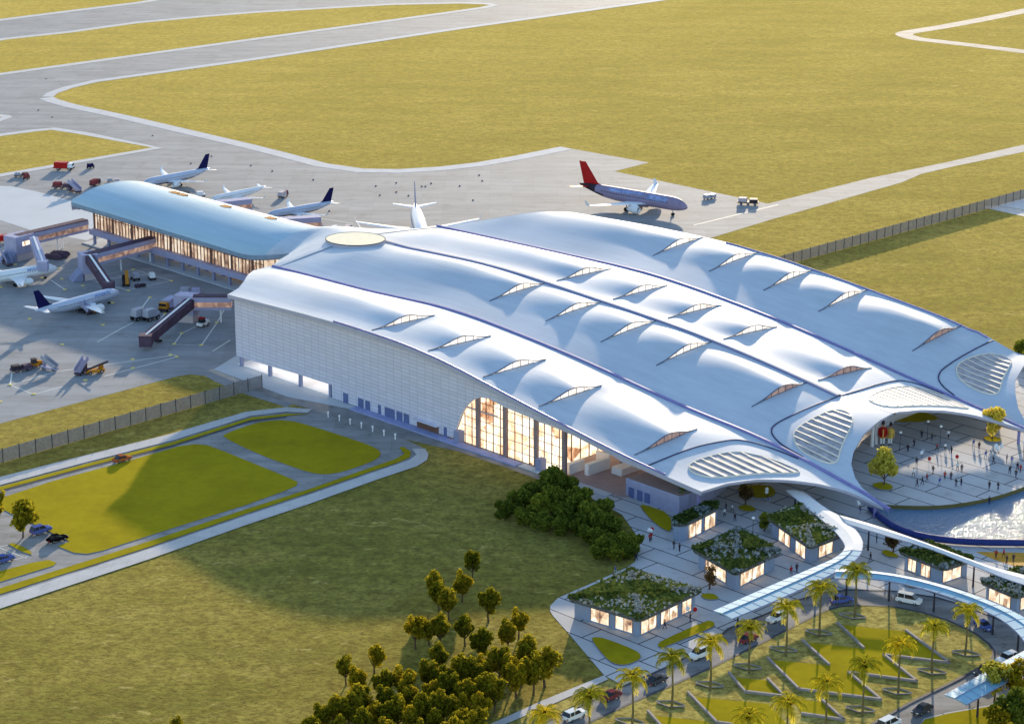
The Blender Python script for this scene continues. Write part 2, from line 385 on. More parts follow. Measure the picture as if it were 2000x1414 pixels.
# ------------------------------------------------------------------ ground, apron, roads
MB().add([(-3500, -300, 0), (3500, -300, 0), (3500, 6000, 0), (-3500, 6000, 0)], [(0, 1, 2, 3)]).build('ground', 'field')['kind'] = 'structure'
fieldedge = [(1268, 318), (1095, 287), (1000, 306), (930, 318), (860, 326), (780, 331), (710, 330), (640, 320), (560, 299), (500, 284), (250, 226), (150, 205), (118, 196), (104, 190), (112, 183), (140, 173), (190, 161), (500, 118), (900, 58), (1310, 0), (1700, -58)]
apron = [(-300, 905), (0, 827), (345, 735), (372, 731), (400, 734), (420, 745), (480, 770), (560, 795), (700, 720), (1000, 560), (1395, 463), (1500, 431), (1760, 357), (1800, 340), (1860, 326), (2000, 297), (2300, 235),
         (2300, 220), (2000, 283), (1850, 317), (1700, 348), (1500, 398), (1200, 335)] + fieldedge + [(1700, -80), (-400, -80)]
sheet('apron', apron, 'apron', .02)
sheet('grass_verge', [(-500, -100), (800, -100), (560, -40), (390, -12), (280, 7), (150, 23), (0, 42), (-500, 110)], 'field', .05)
sheet('grass_verge', [(-400, 145), (0, 76), (130, 62), (260, 44), (400, 31), (500, 23), (760, 8), (900, 5), (955, 7), (972, 11), (950, 17), (880, 27), (500, 79), (0, 148), (-400, 205)], 'field', .05)
sheet('grass_verge', [(-200, 210), (0, 224), (20, 226), (24, 230), (0, 238), (-200, 290)], 'field', .05)
sheet('grass_verge', [(-200, 290), (0, 262), (60, 254), (108, 250), (170, 259), (318, 290), (0, 346), (-200, 385)], 'field', .05)
b = MB()
sp = MB().lathe_z([(0, .32), (.2, .28), (.35, .1)], 8).mesh('apron_marker', 'dark')  # small dark specks on the paving, modelled as low unlit domes
for x, y in ((612, 352), (734, 364), (774, 358), (774, 376), (742, 382), (798, 383), (824, 365), (831, 365), (842, 359), (898, 364), (936, 343), (942, 354), (924, 392), (643, 413), (373, 320), (413, 306), (490, 324), (532, 335), (298, 266), (90, 155), (102, 230), (75, 216)):
    o_ = bpy.data.objects.new('apron_marker', sp); COL.objects.link(o_); o_.location = at(x, y, .02)
    tag(o_, 'tiny dark apron marker standing on the open apron or taxiway', 'apron marker', 'dark markers scattered on the apron')
fe = [at(x, y) for x, y in fieldedge[1:]]
b.ribbon(fe[:13], 6, .06, 0, 1); b.ribbon(fe[12:], 4.5, .064, 0, 1)
for p, w in (([(-400, 205), (0, 148), (500, 79), (880, 27), (950, 17), (975, 11), (955, 7), (900, 5), (760, 8), (500, 23), (400, 31), (260, 44), (130, 62), (0, 76), (-400, 145)], 4.5),
             ([(-200, 290), (0, 238), (24, 230), (20, 226), (0, 224), (-200, 210)], 4), ([(-200, 385), (0, 346), (318, 290), (170, 259), (108, 250), (60, 254), (0, 262), (-200, 290)], 4),
             ([(-500, 110), (0, 42), (150, 23), (280, 7), (390, -12), (560, -40)], 5)):
    b.ribbon([at(x, y) for x, y in p], w, .068, 0, 1)
tag(b.build('taxiway_shoulder', 'shoulder'), None, None, None, 'structure')
tag(MB().ribbon(chaikin([at(x, y) for x, y in [(2200, -25), (2000, 23), (1850, 52), (1790, 61), (1758, 67), (1790, 77), (1830, 81), (2000, 101), (2300, 142)]], 2, False), 8, .03).build('road', 'asphalt'), None, None, None, 'structure')
sheet('path', [(1918, 405), (1945, 401), (2000, 411), (2200, 450), (2200, 466), (2000, 423)], 'walk', .03)
sheet('pad', [(1946, 401), (2000, 388), (2200, 350), (2200, 448), (2000, 410)], 'pad', .03)
sheet('pad', [(-60, 362), (20, 364), (70, 374), (167, 400), (230, 440), (170, 470), (60, 450), (0, 430), (-60, 415)], 'pad', .045)
# painted stand lines
lines('stand_marking', [[(24, 722), (20, 752), (66, 770), (122, 755)], [(20, 752), (105, 727)], [(100, 727), (345, 693)], [(203, 735), (345, 697)], [(98, 546), (127, 566)], [(205, 545), (300, 535)],
      [(180, 540), (262, 527), (335, 548), (250, 567), (180, 548)], [(278, 600), (293, 580)], [(323, 612), (297, 642)], [(382, 638), (355, 651), (340, 672), (393, 675), (424, 630), (446, 590)],
      [(260, 630), (240, 640), (190, 668)], [(545, 423), (590, 421), (690, 437)], [(697, 432), (712, 460)], [(415, 686), (450, 664)], [(0, 487), (40, 470)], [(1355, 440), (1520, 400)]], .35, .03, 'line')
sheet('path', [(405, 724), (470, 700), (640, 760), (790, 815), (900, 850), (1080, 910), (1062, 940), (1000, 917), (890, 880), (770, 853), (690, 828), (610, 800), (540, 780)], 'strip', .05, 0)
b = MB()
b.prism([at(x, y) for x, y in [(418, 722), (470, 690), (700, 755), (780, 825), (690, 800), (560, 775), (480, 745)]], 0, .12)
tag(b.build('pad', 'pad'), None, None, None, 'structure')
# roads lower left
loop = [(-250, 1005), (0, 931), (170, 888), (330, 848), (480, 804), (560, 795), (620, 800), (700, 826), (780, 853), (822, 872), (836, 884), (834, 898), (815, 910), (740, 935), (600, 985), (480, 1025), (290, 1092), (0, 1188), (-250, 1275)]
sheet('road', loop, 'asphalt', .03)
sheet('sidewalk', [(-250, 1005), (0, 931), (170, 888), (330, 848), (480, 804), (560, 795), (610, 799), (600, 806), (560, 804), (490, 812), (340, 859), (170, 902), (0, 947), (-250, 1020)], 'walk', .16)
sheet('sidewalk', [(805, 876), (830, 876), (837, 886), (834, 898), (815, 910), (740, 935), (600, 985), (480, 1025), (290, 1092), (0, 1188), (-250, 1275), (-250, 1250), (0, 1166), (290, 1072), (480, 1007), (600, 967), (730, 922), (800, 898), (813, 888)], 'walk', .16, 0)
sheet('grass_verge', [(-250, 1022), (0, 950), (170, 905), (340, 862), (490, 815), (560, 808), (608, 808), (560, 812), (490, 820), (340, 868), (170, 911), (0, 957), (-250, 1030)], 'lawn', .14)
sheet('grass_verge', [(788, 872), (803, 882), (800, 893), (780, 902), (720, 922), (600, 963), (480, 1003), (290, 1068), (0, 1160), (-250, 1240), (-250, 1226), (0, 1148), (290, 1057), (480, 994), (600, 956), (720, 914), (772, 896), (790, 886), (780, 874)], 'lawn', .14)
lines('kerb', [[(-250, 1033), (0, 959), (170, 913), (340, 870), (490, 822), (560, 814)]], .5, .135, 'dkerb')
kerbed('lawn', [(-200, 1025), (0, 973), (100, 940), (250, 900), (350, 871), (380, 867), (405, 869), (440, 882), (560, 931), (582, 941), (578, 949), (555, 959), (480, 986), (350, 1027), (200, 1075), (170, 1081), (145, 1079), (112, 1066), (136, 1057), (95, 1037), (0, 992), (-200, 1060)], 'lawn', 'kerb', .15, 0)
kerbed('lawn', [(434, 853), (440, 847), (480, 832), (515, 822), (560, 820), (600, 829), (700, 861), (738, 876), (745, 887), (735, 898), (690, 915), (650, 926), (620, 926), (585, 917), (500, 885)], 'lawn', 'kerb', .15, 1)
kerbed('lawn', [(-200, 1180), (0, 1115), (60, 1099), (95, 1093), (110, 1098), (105, 1104), (0, 1136), (-200, 1200)], 'lawn', 'kerb', .15, 0)
kerbed('lawn', [(16, 1062), (25, 1060), (45, 1067), (60, 1076), (62, 1083), (40, 1076)], 'lawn', 'kerb', .15, 0)
lines('parking_marking', [[(0, 1100), (55, 1086)], [(-40, 1075), (18, 1064)], [(-10, 1066), (52, 1090)]], .25, .05, 'line')
# paved forecourt, plaza, drive
def local_sheet(name, px, m, z, soft=0, h=0, ms=None):       # sheet whose texture runs with the terminal
    pts = [L(x, y, z) for x, y in px]
    if soft: pts = chaikin(pts, soft)
    b = MB()
    if h: b.prism(pts, z-h, z, 0, 1)
    else: b.poly(pts, 0, z)
    o = b.build(name, [m, ms or m]); o.location = (A0.x, A0.y, 0); o.rotation_euler = (0, 0, ANG)
    return tag(o, None, None, None, 'structure')
local_sheet('plaza', [(1216, 1338), (1180, 1318), (1150, 1283), (1112, 1238), (1080, 1202), (1074, 1192), (1075, 1182), (1090, 1167), (1150, 1141), (1222, 1109), (1240, 1097), (1245, 1085), (1240, 1040), (1215, 1005), (1180, 985), (1120, 955), (1070, 925),
      (1300, 820), (1600, 760), (2000, 700), (2500, 800), (2500, 1414), (2060, 1414), (1900, 1460), (1200, 1400)], 'plaza', .06, 0, .1, 'dkerb')
sheet('path', [(900, 1440), (960, 1412), (1060, 1367), (1180, 1318), (1188, 1326), (1080, 1374), (985, 1414), (940, 1440)], 'walk', .07)
sheet('grass_verge', [(985, 1416), (1080, 1376), (1190, 1328), (1212, 1338), (1140, 1368), (1060, 1407), (1000, 1440)], 'island', .08)
outer = [(960, 1464), (1075, 1402), (1155, 1366), (1225, 1335), (1300, 1302), (1350, 1276), (1390, 1258), (1407, 1247), (1412, 1236), (1422, 1226), (1445, 1217), (1500, 1196), (1560, 1170), (1610, 1155), (1660, 1150), (1740, 1152), (1830, 1165), (1900, 1186), (1960, 1212), (2000, 1240), (2030, 1280), (2020, 1320), (1980, 1350), (1930, 1376), (1850, 1390), (1805, 1402), (1780, 1440)]
inner = [(1060, 1450), (1150, 1410), (1230, 1373), (1310, 1338), (1395, 1300), (1460, 1268), (1500, 1248), (1560, 1217), (1610, 1192), (1640, 1184), (1680, 1181), (1740, 1183), (1800, 1195), (1850, 1210), (1905, 1236), (1932, 1257), (1942, 1272), (1938, 1286), (1915, 1302), (1850, 1336), (1780, 1370), (1690, 1420), (1640, 1450)]
sheet('road', outer+inner[::-1], 'drive', .075)
isl = [at(x, y, .2) for x, y in inner]+[at(1640, 1480, .2), at(1100, 1480, .2)]
tag(MB().prism(isl, 0, .2, 0, 1).build('lawn', ['island', 'dkerb']), None, None, None, 'structure')
b = MB(); b.ribbon([at(x, y, .26) for x, y in outer[:19]], .5, .16); b.ribbon([at(x, y, .26) for x, y in inner], .6, .24)
tag(b.build('kerb', 'dkerb'), None, None, None, 'structure')
sheet('grass_verge', [(1780, 1440), (1806, 1404), (1850, 1393), (1930, 1379), (1960, 1368), (2060, 1330), (2200, 1500), (1800, 1500)], 'lawn', .1)
for p in ([(1155, 1247), (1160, 1243), (1180, 1245), (1240, 1268), (1253, 1279), (1248, 1288), (1225, 1297), (1205, 1297), (1190, 1290), (1170, 1268)],
          [(1284, 1259), (1290, 1251), (1380, 1211), (1392, 1212), (1397, 1219), (1390, 1225), (1300, 1262), (1290, 1264)],
          [(1249, 988), (1256, 984), (1310, 1003), (1312, 1037), (1300, 1036), (1275, 1018)], [(1430, 950), (1500, 945), (1518, 960), (1505, 972), (1470, 972)],
          [(1440, 987), (1465, 985), (1478, 995), (1470, 999), (1448, 997)], [(1366, 1160), (1390, 1157), (1405, 1166), (1400, 1170), (1378, 1170)],
          [(1720, 1075), (1735, 1073), (1757, 1085), (1750, 1088), (1730, 1086)], [(1755, 1133), (1795, 1138), (1802, 1146), (1775, 1147)]):
    local_sheet('lawn', p, 'lawn', .32, 1, .3, 'kerb')
# bright zigzag lawns in the drive's island with their low walls
def z6(*p): return [(1500+x/4, 1180+y/4) for x, y in p]
zig = [z6((545, 155), (1080, 212), (1415, 462), (905, 400), (1160, 606), (630, 537), (880, 750), (240, 668), (0, 430), (475, 475), (270, 290), (745, 345)),
       [(1430, 1322), (1500, 1328), (1532, 1360), (1455, 1352)], [(1350, 1360), (1450, 1369), (1500, 1374), (1545, 1422), (1400, 1412)],
       [(1272, 1396), (1380, 1408), (1420, 1440), (1310, 1440)], [(1550, 1365), (1607, 1370), (1648, 1407), (1567, 1395)]]
for i, p in enumerate(zig): sheet('lawn', p, 'lawn', .25)
walls = [z6((545, 155), (745, 345)), z6((1080, 212), (1415, 462), (905, 400), (1160, 606), (630, 537), (880, 750), (240, 668), (0, 430)), z6((270, 290), (475, 475)),
         [(1424, 1316), (1455, 1352), (1532, 1361), (1500, 1328)], [(1344, 1354), (1400, 1412), (1430, 1416)], [(1266, 1391), (1310, 1440)], [(1607, 1370), (1648, 1407), (1567, 1395)]]
wl = ['long zigzag low stone wall edging the biggest bright lawn', 'short low stone wall on the upper tip of the zigzag lawn']
def lowwall(px, lab):
    b = MB(); p = [at(x, y, .2) for x, y in px]
    for a, c in zip(p, p[1:]):
        d = (c-a).normalized()*.2; b.beam(a-d+Vector((0, 0, .22)), c+d+Vector((0, 0, .22)), .4, .5)
    tag(b.build('low_wall', 'wallstone'), lab, 'low wall', 'low walls edging the bright lawns')
for p, lab in zip(walls, ['straight low wall at the top corner of the zigzag lawn', 'long zigzag low wall round the largest bright lawn', 'straight low wall in the middle notch of the zigzag lawn',
        'low wall round the small bright lawn west of the zigzag', 'low wall with a bent end beside the lawn below the small one', 'low wall of the bright lawn at the bottom edge of the photo', 'low wall of the small lawn under the zigzag by a palm']):
    lowwall(p, lab)
# pool, rim, court
local_sheet('water', [(1690, 975), (1760, 960), (2000, 930), (2400, 920), (2400, 1080), (2000, 1062), (1900, 1060), (1850, 1056), (1800, 1047), (1755, 1033), (1725, 1015), (1705, 1000)], 'water', .12)
b = MB(); b.tube(chaikin([at(x, y, .9) for x, y in [(1700, 990), (1712, 1003), (1735, 1022), (1765, 1037), (1800, 1047), (1850, 1055), (1910, 1059), (2000, 1060), (2300, 1062)]], 1, False), .75, 8)
tag(b.build('pool_rim', 'poolrim', None, True), 'navy rounded rim curving along the near side of the pool', 'rim')
local_sheet('pavement', [(1905, 1077), (2000, 1079), (2100, 1080), (2100, 1130), (2000, 1111), (1945, 1094)], 'orangecourt', .075)
disc = [(1700, 982), (1740, 986), (1800, 988), (1850, 986), (1900, 979), (1950, 968), (2000, 951), (2060, 925), (2120, 880), (2120, 800), (2000, 780), (1800, 790), (1690, 850), (1660, 900), (1670, 960)]
local_sheet('plaza', disc, 'plaza', 1.0, 1, 1.0, 'goldlip')
for p in ([(1700, 945), (1725, 940), (1745, 948), (1740, 957), (1715, 955)], [(1918, 853), (1940, 850), (1958, 858), (1950, 863), (1930, 862)], [(1720, 815), (1790, 800), (1836, 815), (1825, 822), (1780, 825), (1730, 822)]):
    local_sheet('lawn', p, 'lawn', 1.35, 1, .4, 'kerb')

# ------------------------------------------------------------------ terminal
SEAMPX = [(-1, [(443, 575), (530, 597), (620, 620), (725, 652), (830, 690), (915, 733), (1000, 780), (1110, 837), (1220, 895), (1370, 960)]),
 (30, [(530, 520), (640, 548), (740, 575), (820, 590), (900, 610), (990, 645), (1080, 680), (1190, 728), (1300, 780), (1400, 822), (1500, 860), (1600, 915), (1690, 965), (1735, 995)]),
 (61, [(800, 485), (885, 502), (965, 520), (1040, 543), (1120, 570), (1210, 600), (1300, 630), (1400, 668), (1500, 710), (1570, 742), (1640, 775)]),
 (90, [(865, 445), (970, 468), (1070, 490), (1160, 510), (1250, 530), (1325, 553), (1400, 580), (1500, 618), (1600, 660), (1700, 705), (1800, 750), (1870, 780), (1940, 810), (2000, 838)]),
 (122, [(1120, 415), (1255, 438), (1390, 465), (1475, 488), (1560, 515), (1630, 540), (1700, 565), (1800, 602), (1900, 640), (1985, 690)])]
SEAM = []
for t, l in SEAMPX:
    p = [onplane(x, y, t) for x, y in l]
    q = []
    for s_ in [x*2.0 for x in range(-15, 96)]:                 # smooth the surveyed profile
        q.append((s_, sum(interp(s_+k*5, p) for k in (-2, -1, 0, 1, 2))/5 if p[0][0]+12 < s_ < p[-1][0]-12 else interp(s_, p)))
    SEAM.append((t, q))
TS = [t for t, _ in SEAM]
def Zb(s, t):
    zs = [interp(s, q) for _, q in SEAM]
    return interp(t, list(zip(TS, zs)))
def backs(t):
    return interp(t, [(-1, -1), (5, -4), (10, -8), (16, -14), (22, -19.5), (30, -22), (61, -20), (90, -19), (96, -17), (106, -8), (122, 2)])
FRONT = [(-1, 158.5), (6.3, 159.3), (13.1, 162.1), (18.4, 166.1), (23.3, 170.5), (27, 176), (28.6, 181), (30, 184), (31.2, 176), (33.0, 172.6), (36.3, 169.0), (40.5, 166.3), (48, 163.3), (55.4, 162.0), (62.4, 161.8), (70, 162.5), (76, 164.6), (82, 169), (87.3, 175), (90, 180), (92.5, 176), (96.6, 171), (101.7, 166.7), (107.4, 162.7), (116.2, 159.2), (122, 157.5)]
EYES = [51.5, 71.3, 89.8, 107.8, 137.0]
STRIPS = [(-1, 30, 11.5), (30, 61, 50.5), (61, 90, 74.5), (90, 122, 111)]
HW = 10.5
ECREASE = 146.0
def amp(s, seg):
    if seg == 0: return .9*sstep((s+12)/46)+.55*sstep((s-34)/16)
    if seg < 5:
        a, e = EYES[seg-1], EYES[seg]; u = (s-a)/(e-a)
        return .8*sstep(u*1.7)+.6*sstep((u-.45)/.55) - .2*math.exp(-((s-a)/4.5)**2)
    return -.2*math.exp(-((s-EYES[4])/4.5)**2)
def bell(x):
    return (.5+.5*math.cos(math.pi*x))**1.15 if abs(x) < 1 else 0.0
def Zr(s, t, k, seg):
    a, c, tc = STRIPS[k]
    z = Zb(s, t)
    u_ = sstep((s+5)/56) if seg == 0 else ((s-EYES[seg-1])/(EYES[seg]-EYES[seg-1]) if seg < 5 else 1.0)
    q = max(0.0, min(1.0, u_))**3
    sh = 3.4*(1-q)+1.2*q; x = t-tc-sh; c_ = min(15.5, tc+sh-a-.6)
    w = (c_*(1-q)+(HW+.6)*q) if x < 0 else min(c-tc-sh-.3, 9.0)*(1-q)+(HW-1.2)*q
    z += amp(s, seg)*bell(x/w)**(1+.3*q)
    # each strip sags a little towards its seams
    u = (t-a)/(c-a)
    z += (.6+.7*(1-sstep((s-25)/30)))*math.sin(math.pi*max(0, min(1, u))**1.5)*sstep((s+22)/16)*(1-.5*sstep((s-138)/12))
    return z
term = thing('terminal_building', 'white airport terminal with a wavy four-strip metal roof and eyelid windows', 'airport terminal', (A0.x, A0.y, 0), ANG)
NT = 36
def tsamples(k):
    a, c, tc = STRIPS[k]; off = .42
    return [a+off+(c-a-2*off)*i/NT for i in range(NT+1)] if 0 < k < 3 else [(a if k == 0 else a+off)+((c-off if k == 0 else c)-(a if k == 0 else a+off))*i/NT for i in range(NT+1)]
def froz(t): return interp(t, FRONT)
for k in range(4):
    b = MB(); ts = tsamples(k)
    for seg in range(6):
        rows = []
        n = [44, 18, 16, 16, 26, 22][seg]
        for i in range(n+1):
            u = i/n; r = []
            for t in ts:
                s0 = backs(t) if seg == 0 else EYES[seg-1]; s1 = EYES[seg] if seg < 5 else froz(t)
                s_ = s0+(s1-s0)*u; r.append((s_, t, Zr(s_, t, k, seg)))
            rows.append(r)
        b.grid(rows)
        if seg == 0: back = rows[0]
    fr = rows[-1]
    roof = b.build('roof', 'roof', term, True, True)
    # eyelid windows
    a, c, tc = STRIPS[k]
    for e in range(5):
        s_ = EYES[e]; w = MB(); lid = []; sill = []
        for i in range(33):
            t = tc-HW*.95+HW*1.93*i/32
            lid.append(Vector((s_+.02, t, Zr(s_, t, k, e)))); sill.append(Vector((s_-.0, t, Zr(s_, t, k, e+1)-.02)))
        w.grid([sill, lid], 0)
        w.tube([p+Vector((.12, 0, .05)) for p in lid], .13, 6, 1)
        w.tube([p+Vector((.1, 0, .12)) for p in sill[6:27]], .07, 5, 1)
        for i in (11, 15, 19, 23): w.beam(sill[i]+Vector((.1, 0, 0)), lid[i]+Vector((.1, 0, 0)), .1, .1, 1)
        o = w.build('roof_window', ['dimeye' if e == 4 else 'liteye', 'eyeframe'], roof)
        if e == 4: o['label'] = 'dim pinkish eyelid window nearest the roof front'
    # roof rim: underside skirt at front, back and (outer strips) along the eave
    sk = MB()
    sk.grid([[(p[0], p[1], p[2]+.02) for p in fr], [(p[0]-.1, p[1], p[2]-.6) for p in fr]], 0)
    sk.grid([[(p[0]-.1, p[1], p[2]-.6) for p in fr], [(p[0]-4, p[1], p[2]-.9) for p in fr]], 0)
    if k in (0, 3): sk.grid([[(p[0], p[1], p[2]+.02) for p in back], [(p[0]+.05, p[1], p[2]-.9) for p in back]], 0)
    t_e = ts[0] if k == 0 else (ts[-1] if k == 3 else None)
    if t_e is not None:
        ss = [backs(t_e)+(froz(t_e)-backs(t_e))*i/60 for i in range(61)]
        zz = [Zr(s_, t_e, k, 0 if s_ < 51 else 5) for s_ in ss]
        sg = -1 if k == 0 else 1
        sk.grid([[(s_, t_e+.02*sg, z+.03) for s_, z in zip(ss, zz)], [(s_, t_e+.02*sg, z-.95) for s_, z in zip(ss, zz)]], 0)
        sk.grid([[(s_, t_e, z-.95) for s_, z in zip(ss, zz)], [(s_, t_e-2*sg, z-.95) for s_, z in zip(ss, zz)]], 0)
    sk.build('roof_rim', 'fascia', roof)
# seams
for j, (t, m, w) in enumerate(((30, 'seam', 1.0), (61, 'seamlight', 1.3), (90, 'seam', 1.0))):
    b = MB(); s1 = {0: 184.5, 1: 146, 2: 184}[j]
    ss = [-21+(s1+21)*i/90 for i in range(91)]
    rows = [[(s_, t+dt, min(Zb(s_, t), Zb(min(s_, 184), t))+dz) for s_ in ss] for dt, dz in ((-w/2, -.3), (-w/2, .32), (-w/2+.3, .5), (w/2-.3, .5), (w/2, .32), (w/2, -.3))]
    b.grid(rows); b.build('roof_gutter', m, term)
    if j == 1:
        b = MB()
        for q in (-.75, .75): b.tube([(s_, t+q, Zb(s_, t)+.2) for s_ in ss[8:]], .13, 5)
        b.build('roof_gutter', 'seam', term)
b = MB(); b.tube([(s_, -1+.35, Zb(s_, -1)+.12) for s_ in [40+108*i/60 for i in range(61)]], .28, 5); b.tube([(s_, 121.2, Zb(s_, 121.2)+.15) for s_ in [60+85*i/60 for i in range(61)]], .3, 5)
b.build('roof_gutter', 'seam', term)
b = MB(); n_ = 24
rows = [[], [], [], []]
for i in range(n_+1):
    s_ = 145.6+(162.0-145.6)*i/n_
    for r_, (t_, k_) in zip(rows, ((60.2, 1), (60.6, 1), (61.4, 2), (61.8, 2))): r_.append((s_, t_, Zr(s_, t_, k_, 5)+(.03 if t_ in (60.6, 61.4) else .012)))
b.grid(rows); b.build('roof_cap', 'roof', term, True)
# crease joints of the front hoods
b = MB()
for c in ([(142.5, -.5), (142.8, 12.7), (144.6, 20.3), (146.0, 25.1), (150.1, 27.3), (155.5, 28.5), (160, 29.2)],
          [(160, 30.8), (155, 31), (151.6, 32), (148.5, 33.8), (146.5, 36.4), (145.9, 41.3), (146.2, 61.0), (144.6, 84.1), (146.4, 87.7), (149.8, 89), (155, 89.3)],
          [(157, 91), (152.4, 92.6), (148.6, 95.5), (146.8, 100.7), (146.3, 121.7)]):
    p = chaikin([Vector((s_, t, 0)) for s_, t in c], 2, False)
    b.tube([(q.x, q.y, Zr(q.x, q.y, 0 if q.y < 30 else (1 if q.y < 61 else (2 if q.y < 90 else 3)), 5)+.05) for q in p], .2, 5)
b.build('roof_joint', 'crease', term)
# slatted hood skylights
def strip_of(t): return 0 if t < 30 else (1 if t < 61 else (2 if t < 90 else 3))
for poly in ([(148.3, 5.9), (147.5, 9.9), (148.9, 17.4), (151.1, 20.8), (155.7, 23.1), (160, 24.2), (166.0, 24.6), (160.6, 15.8), (157.9, 10), (155.9, 6.1), (152, 4.2)],
             [(152.4, 36.3), (150.7, 40.7), (150.2, 47), (150.4, 52.9), (152.9, 54.6), (157, 52.4), (159.5, 48), (161.3, 44.1), (164.0, 38.6), (166.3, 35), (165.8, 33), (162.5, 32.2), (157.3, 32.4)],
             [(150.9, 65.1), (148.9, 71.0), (148.2, 77), (148.5, 82.4), (150.4, 86.8), (155.4, 88.2), (163.5, 87), (165.0, 85.2), (162.4, 79.5), (160, 72), (158.6, 63.6), (155, 62.8)],
             [(148.8, 102.7), (147.9, 106.8), (149.0, 114.4), (151.9, 118), (155.6, 116.5), (157.3, 112.6), (160.4, 105.3), (163.9, 99.2), (162.4, 97.0), (157, 97.0), (152, 99.2)]):
    p = chaikin([Vector((s_, t, 0)) for s_, t in poly], 2)
    zz = lambda q, o: Zr(q.x, q.y, strip_of(q.y), 5)+o
    cx = sum((q for q in p), Vector())/len(p)
    b = MB(); nn = len(p)
    b.grid([[Vector((q.x, q.y, zz(q, .16))) for q in [cx.lerp(r_, f) for r_ in p+p[:1]]] for f in (.01, .12, .24, .36, .48, .6, .7, .8, .9, 1.0)], 0)
    b.tube([Vector((q.x, q.y, zz(q, .1))) for q in p+p[:1]], .2, 5, 2)
    t0, t1 = min(q.y for q in p), max(q.y for q in p); t = t0+1.6
    while t < t1-.6:
        xs = []
        for q, r in zip(p, p[1:]+p[:1]):
            if (q.y-t)*(r.y-t) < 0: xs.append(q.x+(r.x-q.x)*(t-q.y)/(r.y-q.y))
        if len(xs) >= 2:
            xa, xb = min(xs), max(xs); n = 14
            rows = [[], [], [], []]
            for i in range(n+1):
                s_ = xa+(xb-xa)*i/n; z = zz(Vector((s_, t, 0)), .22); wd = .3+.35*i/n
                for rr, (dt, dz) in zip(rows, ((-wd/2, 0), (-wd/2, .06), (wd/2, .06), (wd/2, 0))): rr.append((s_, t+dt, z+dz))
            b.grid(rows, 2)
        t += 2.35
    b.build('roof_skylight', ['skyglass', 'roof', 'ribcream'], term)
# airside oval skylight
p = [Vector((-17.3+10.2*math.cos(2*math.pi*i/40), 56+6.2*math.sin(2*math.pi*i/40), 0)) for i in range(40)]
# near wall: cladding with raised end and arched glazed opening
TW = .3
botpx = [(450, 600), (453, 630), (457, 665), (462, 695), (520, 713), (585, 732), (648, 752), (649, 777), (700, 794), (760, 815), (820, 834), (884, 855), (890, 840), (900, 812), (912, 792), (924, 781), (938, 776), (955, 779), (985, 795), (1040, 818), (1100, 842), (1165, 870), (1215, 902), (1290, 932), (1340, 950)]
bot = [onplane(x, y, TW) for x, y in botpx]
top_z = lambda s_: Zb(s_, -1)-.85
b = MB(); pts = []; smax = 157
prev = None
bl = []
s_, z = bot[0]
sx = -.2
dense = []
for (a, za), (c, zc) in zip(bot, bot[1:]):
    for i in range(6): dense.append((a+(c-a)*i/6, za+(zc-za)*i/6))
dense.append(bot[-1]); dense.append((157.0, top_z(157)-.5))
low = [(max(q[0], .1+i*1e-4), q[1]) for i, q in enumerate(dense)]
low.sort(key=lambda q: q[0])
lo, hi = [], []
for s_, z in low:
    lo.append((s_, TW, max(0, z))); hi.append((s_, TW, max(top_z(s_), max(0, z)+.1)))
b.grid([lo, hi]); 
b.grid([[(p[0], p[1]+.45, p[2]) for p in lo], lo])
cl = b.build('cladding', 'facade', term)
# return wall at the airside end
b = MB(); b.add([(.1, TW, 4.5), (.1, 26, 4.5), (.1, 26, 17), (.1, TW, 18.6)], [(0, 1, 2, 3)]); b.build('cladding', 'facade', term)
MB().box((75, 60, 9.0), (40, 118, .3)).build('floor_slab', 'pink', term); MB().box((23, 14, 4.3), (45, 27, .5)).build('floor_slab', 'pink', term)
for s_ in (8, 19, 31): MB().box((s_, 9, 3.98), (9, 14, .1)).build('undercroft_glow_panel', 'lamp', term)  # unseen glowing panels added to brighten the undercroft
MB().box((23, 14, .2), (47, 26, .2)).build('undercroft_floor', 'white', term)
for s_, t in ((1.5, .9), (13, .9), (25, .9), (36.5, .9), (1.5, 14), (14, 14), (27, 14), (39, 14)): MB().box((s_, t, 2.2), (.8, .8, 4.4)).build('column', 'bluecol', term)
MB().box((30, 27.5, 2.0), (33, .3, 4.0)).build('undercroft_wall', 'pink', term); MB().box((46.5, 14, 2.0), (.4, 27, 4.0)).build('undercroft_wall', 'pink', term)
b = MB(); b.box((75.5, -1.0, .18), (57, 2.4, .36)); b.build('plinth', 'plinthblue', term)
b = MB(); b.box((118, -.6, .16), (27, 2.2, .32)); b.build('plinth', 'pad', term)
# doors along the wall
for x0, x1, y0, y1, base in ((671, 680, 775, 789, 0), (700, 710, 785, 800, 0), (714, 723, 787, 803, 0), (739, 744, 795, 811, 0), (752, 771, 797, 819, 0), (775, 786, 806, 825, 0), (789, 799, 813, 829, 0), (868, 872, 839, 851, 0)):
    a = onplane(x0, y1, TW); c = onplane(x1, y0, TW)
    MB().box(((a[0]+c[0])/2, TW-.03, 1.3), (max(1.0, c[0]-a[0]), .12, 2.6)).build('door', 'door', term)
a = onplane(815, 830, TW); c = onplane(857, 850, TW)
bb = MB(); bb.box(((a[0]+c[0])/2, TW-.03, 1.2), (c[0]-a[0], .14, 2.4), 0); bb.box(((a[0]+c[0])/2, TW-.6, 2.45), (c[0]-a[0]+1, 1.4, .15), 1); bb.build('loading_bay', ['brown', 'facade'], term)
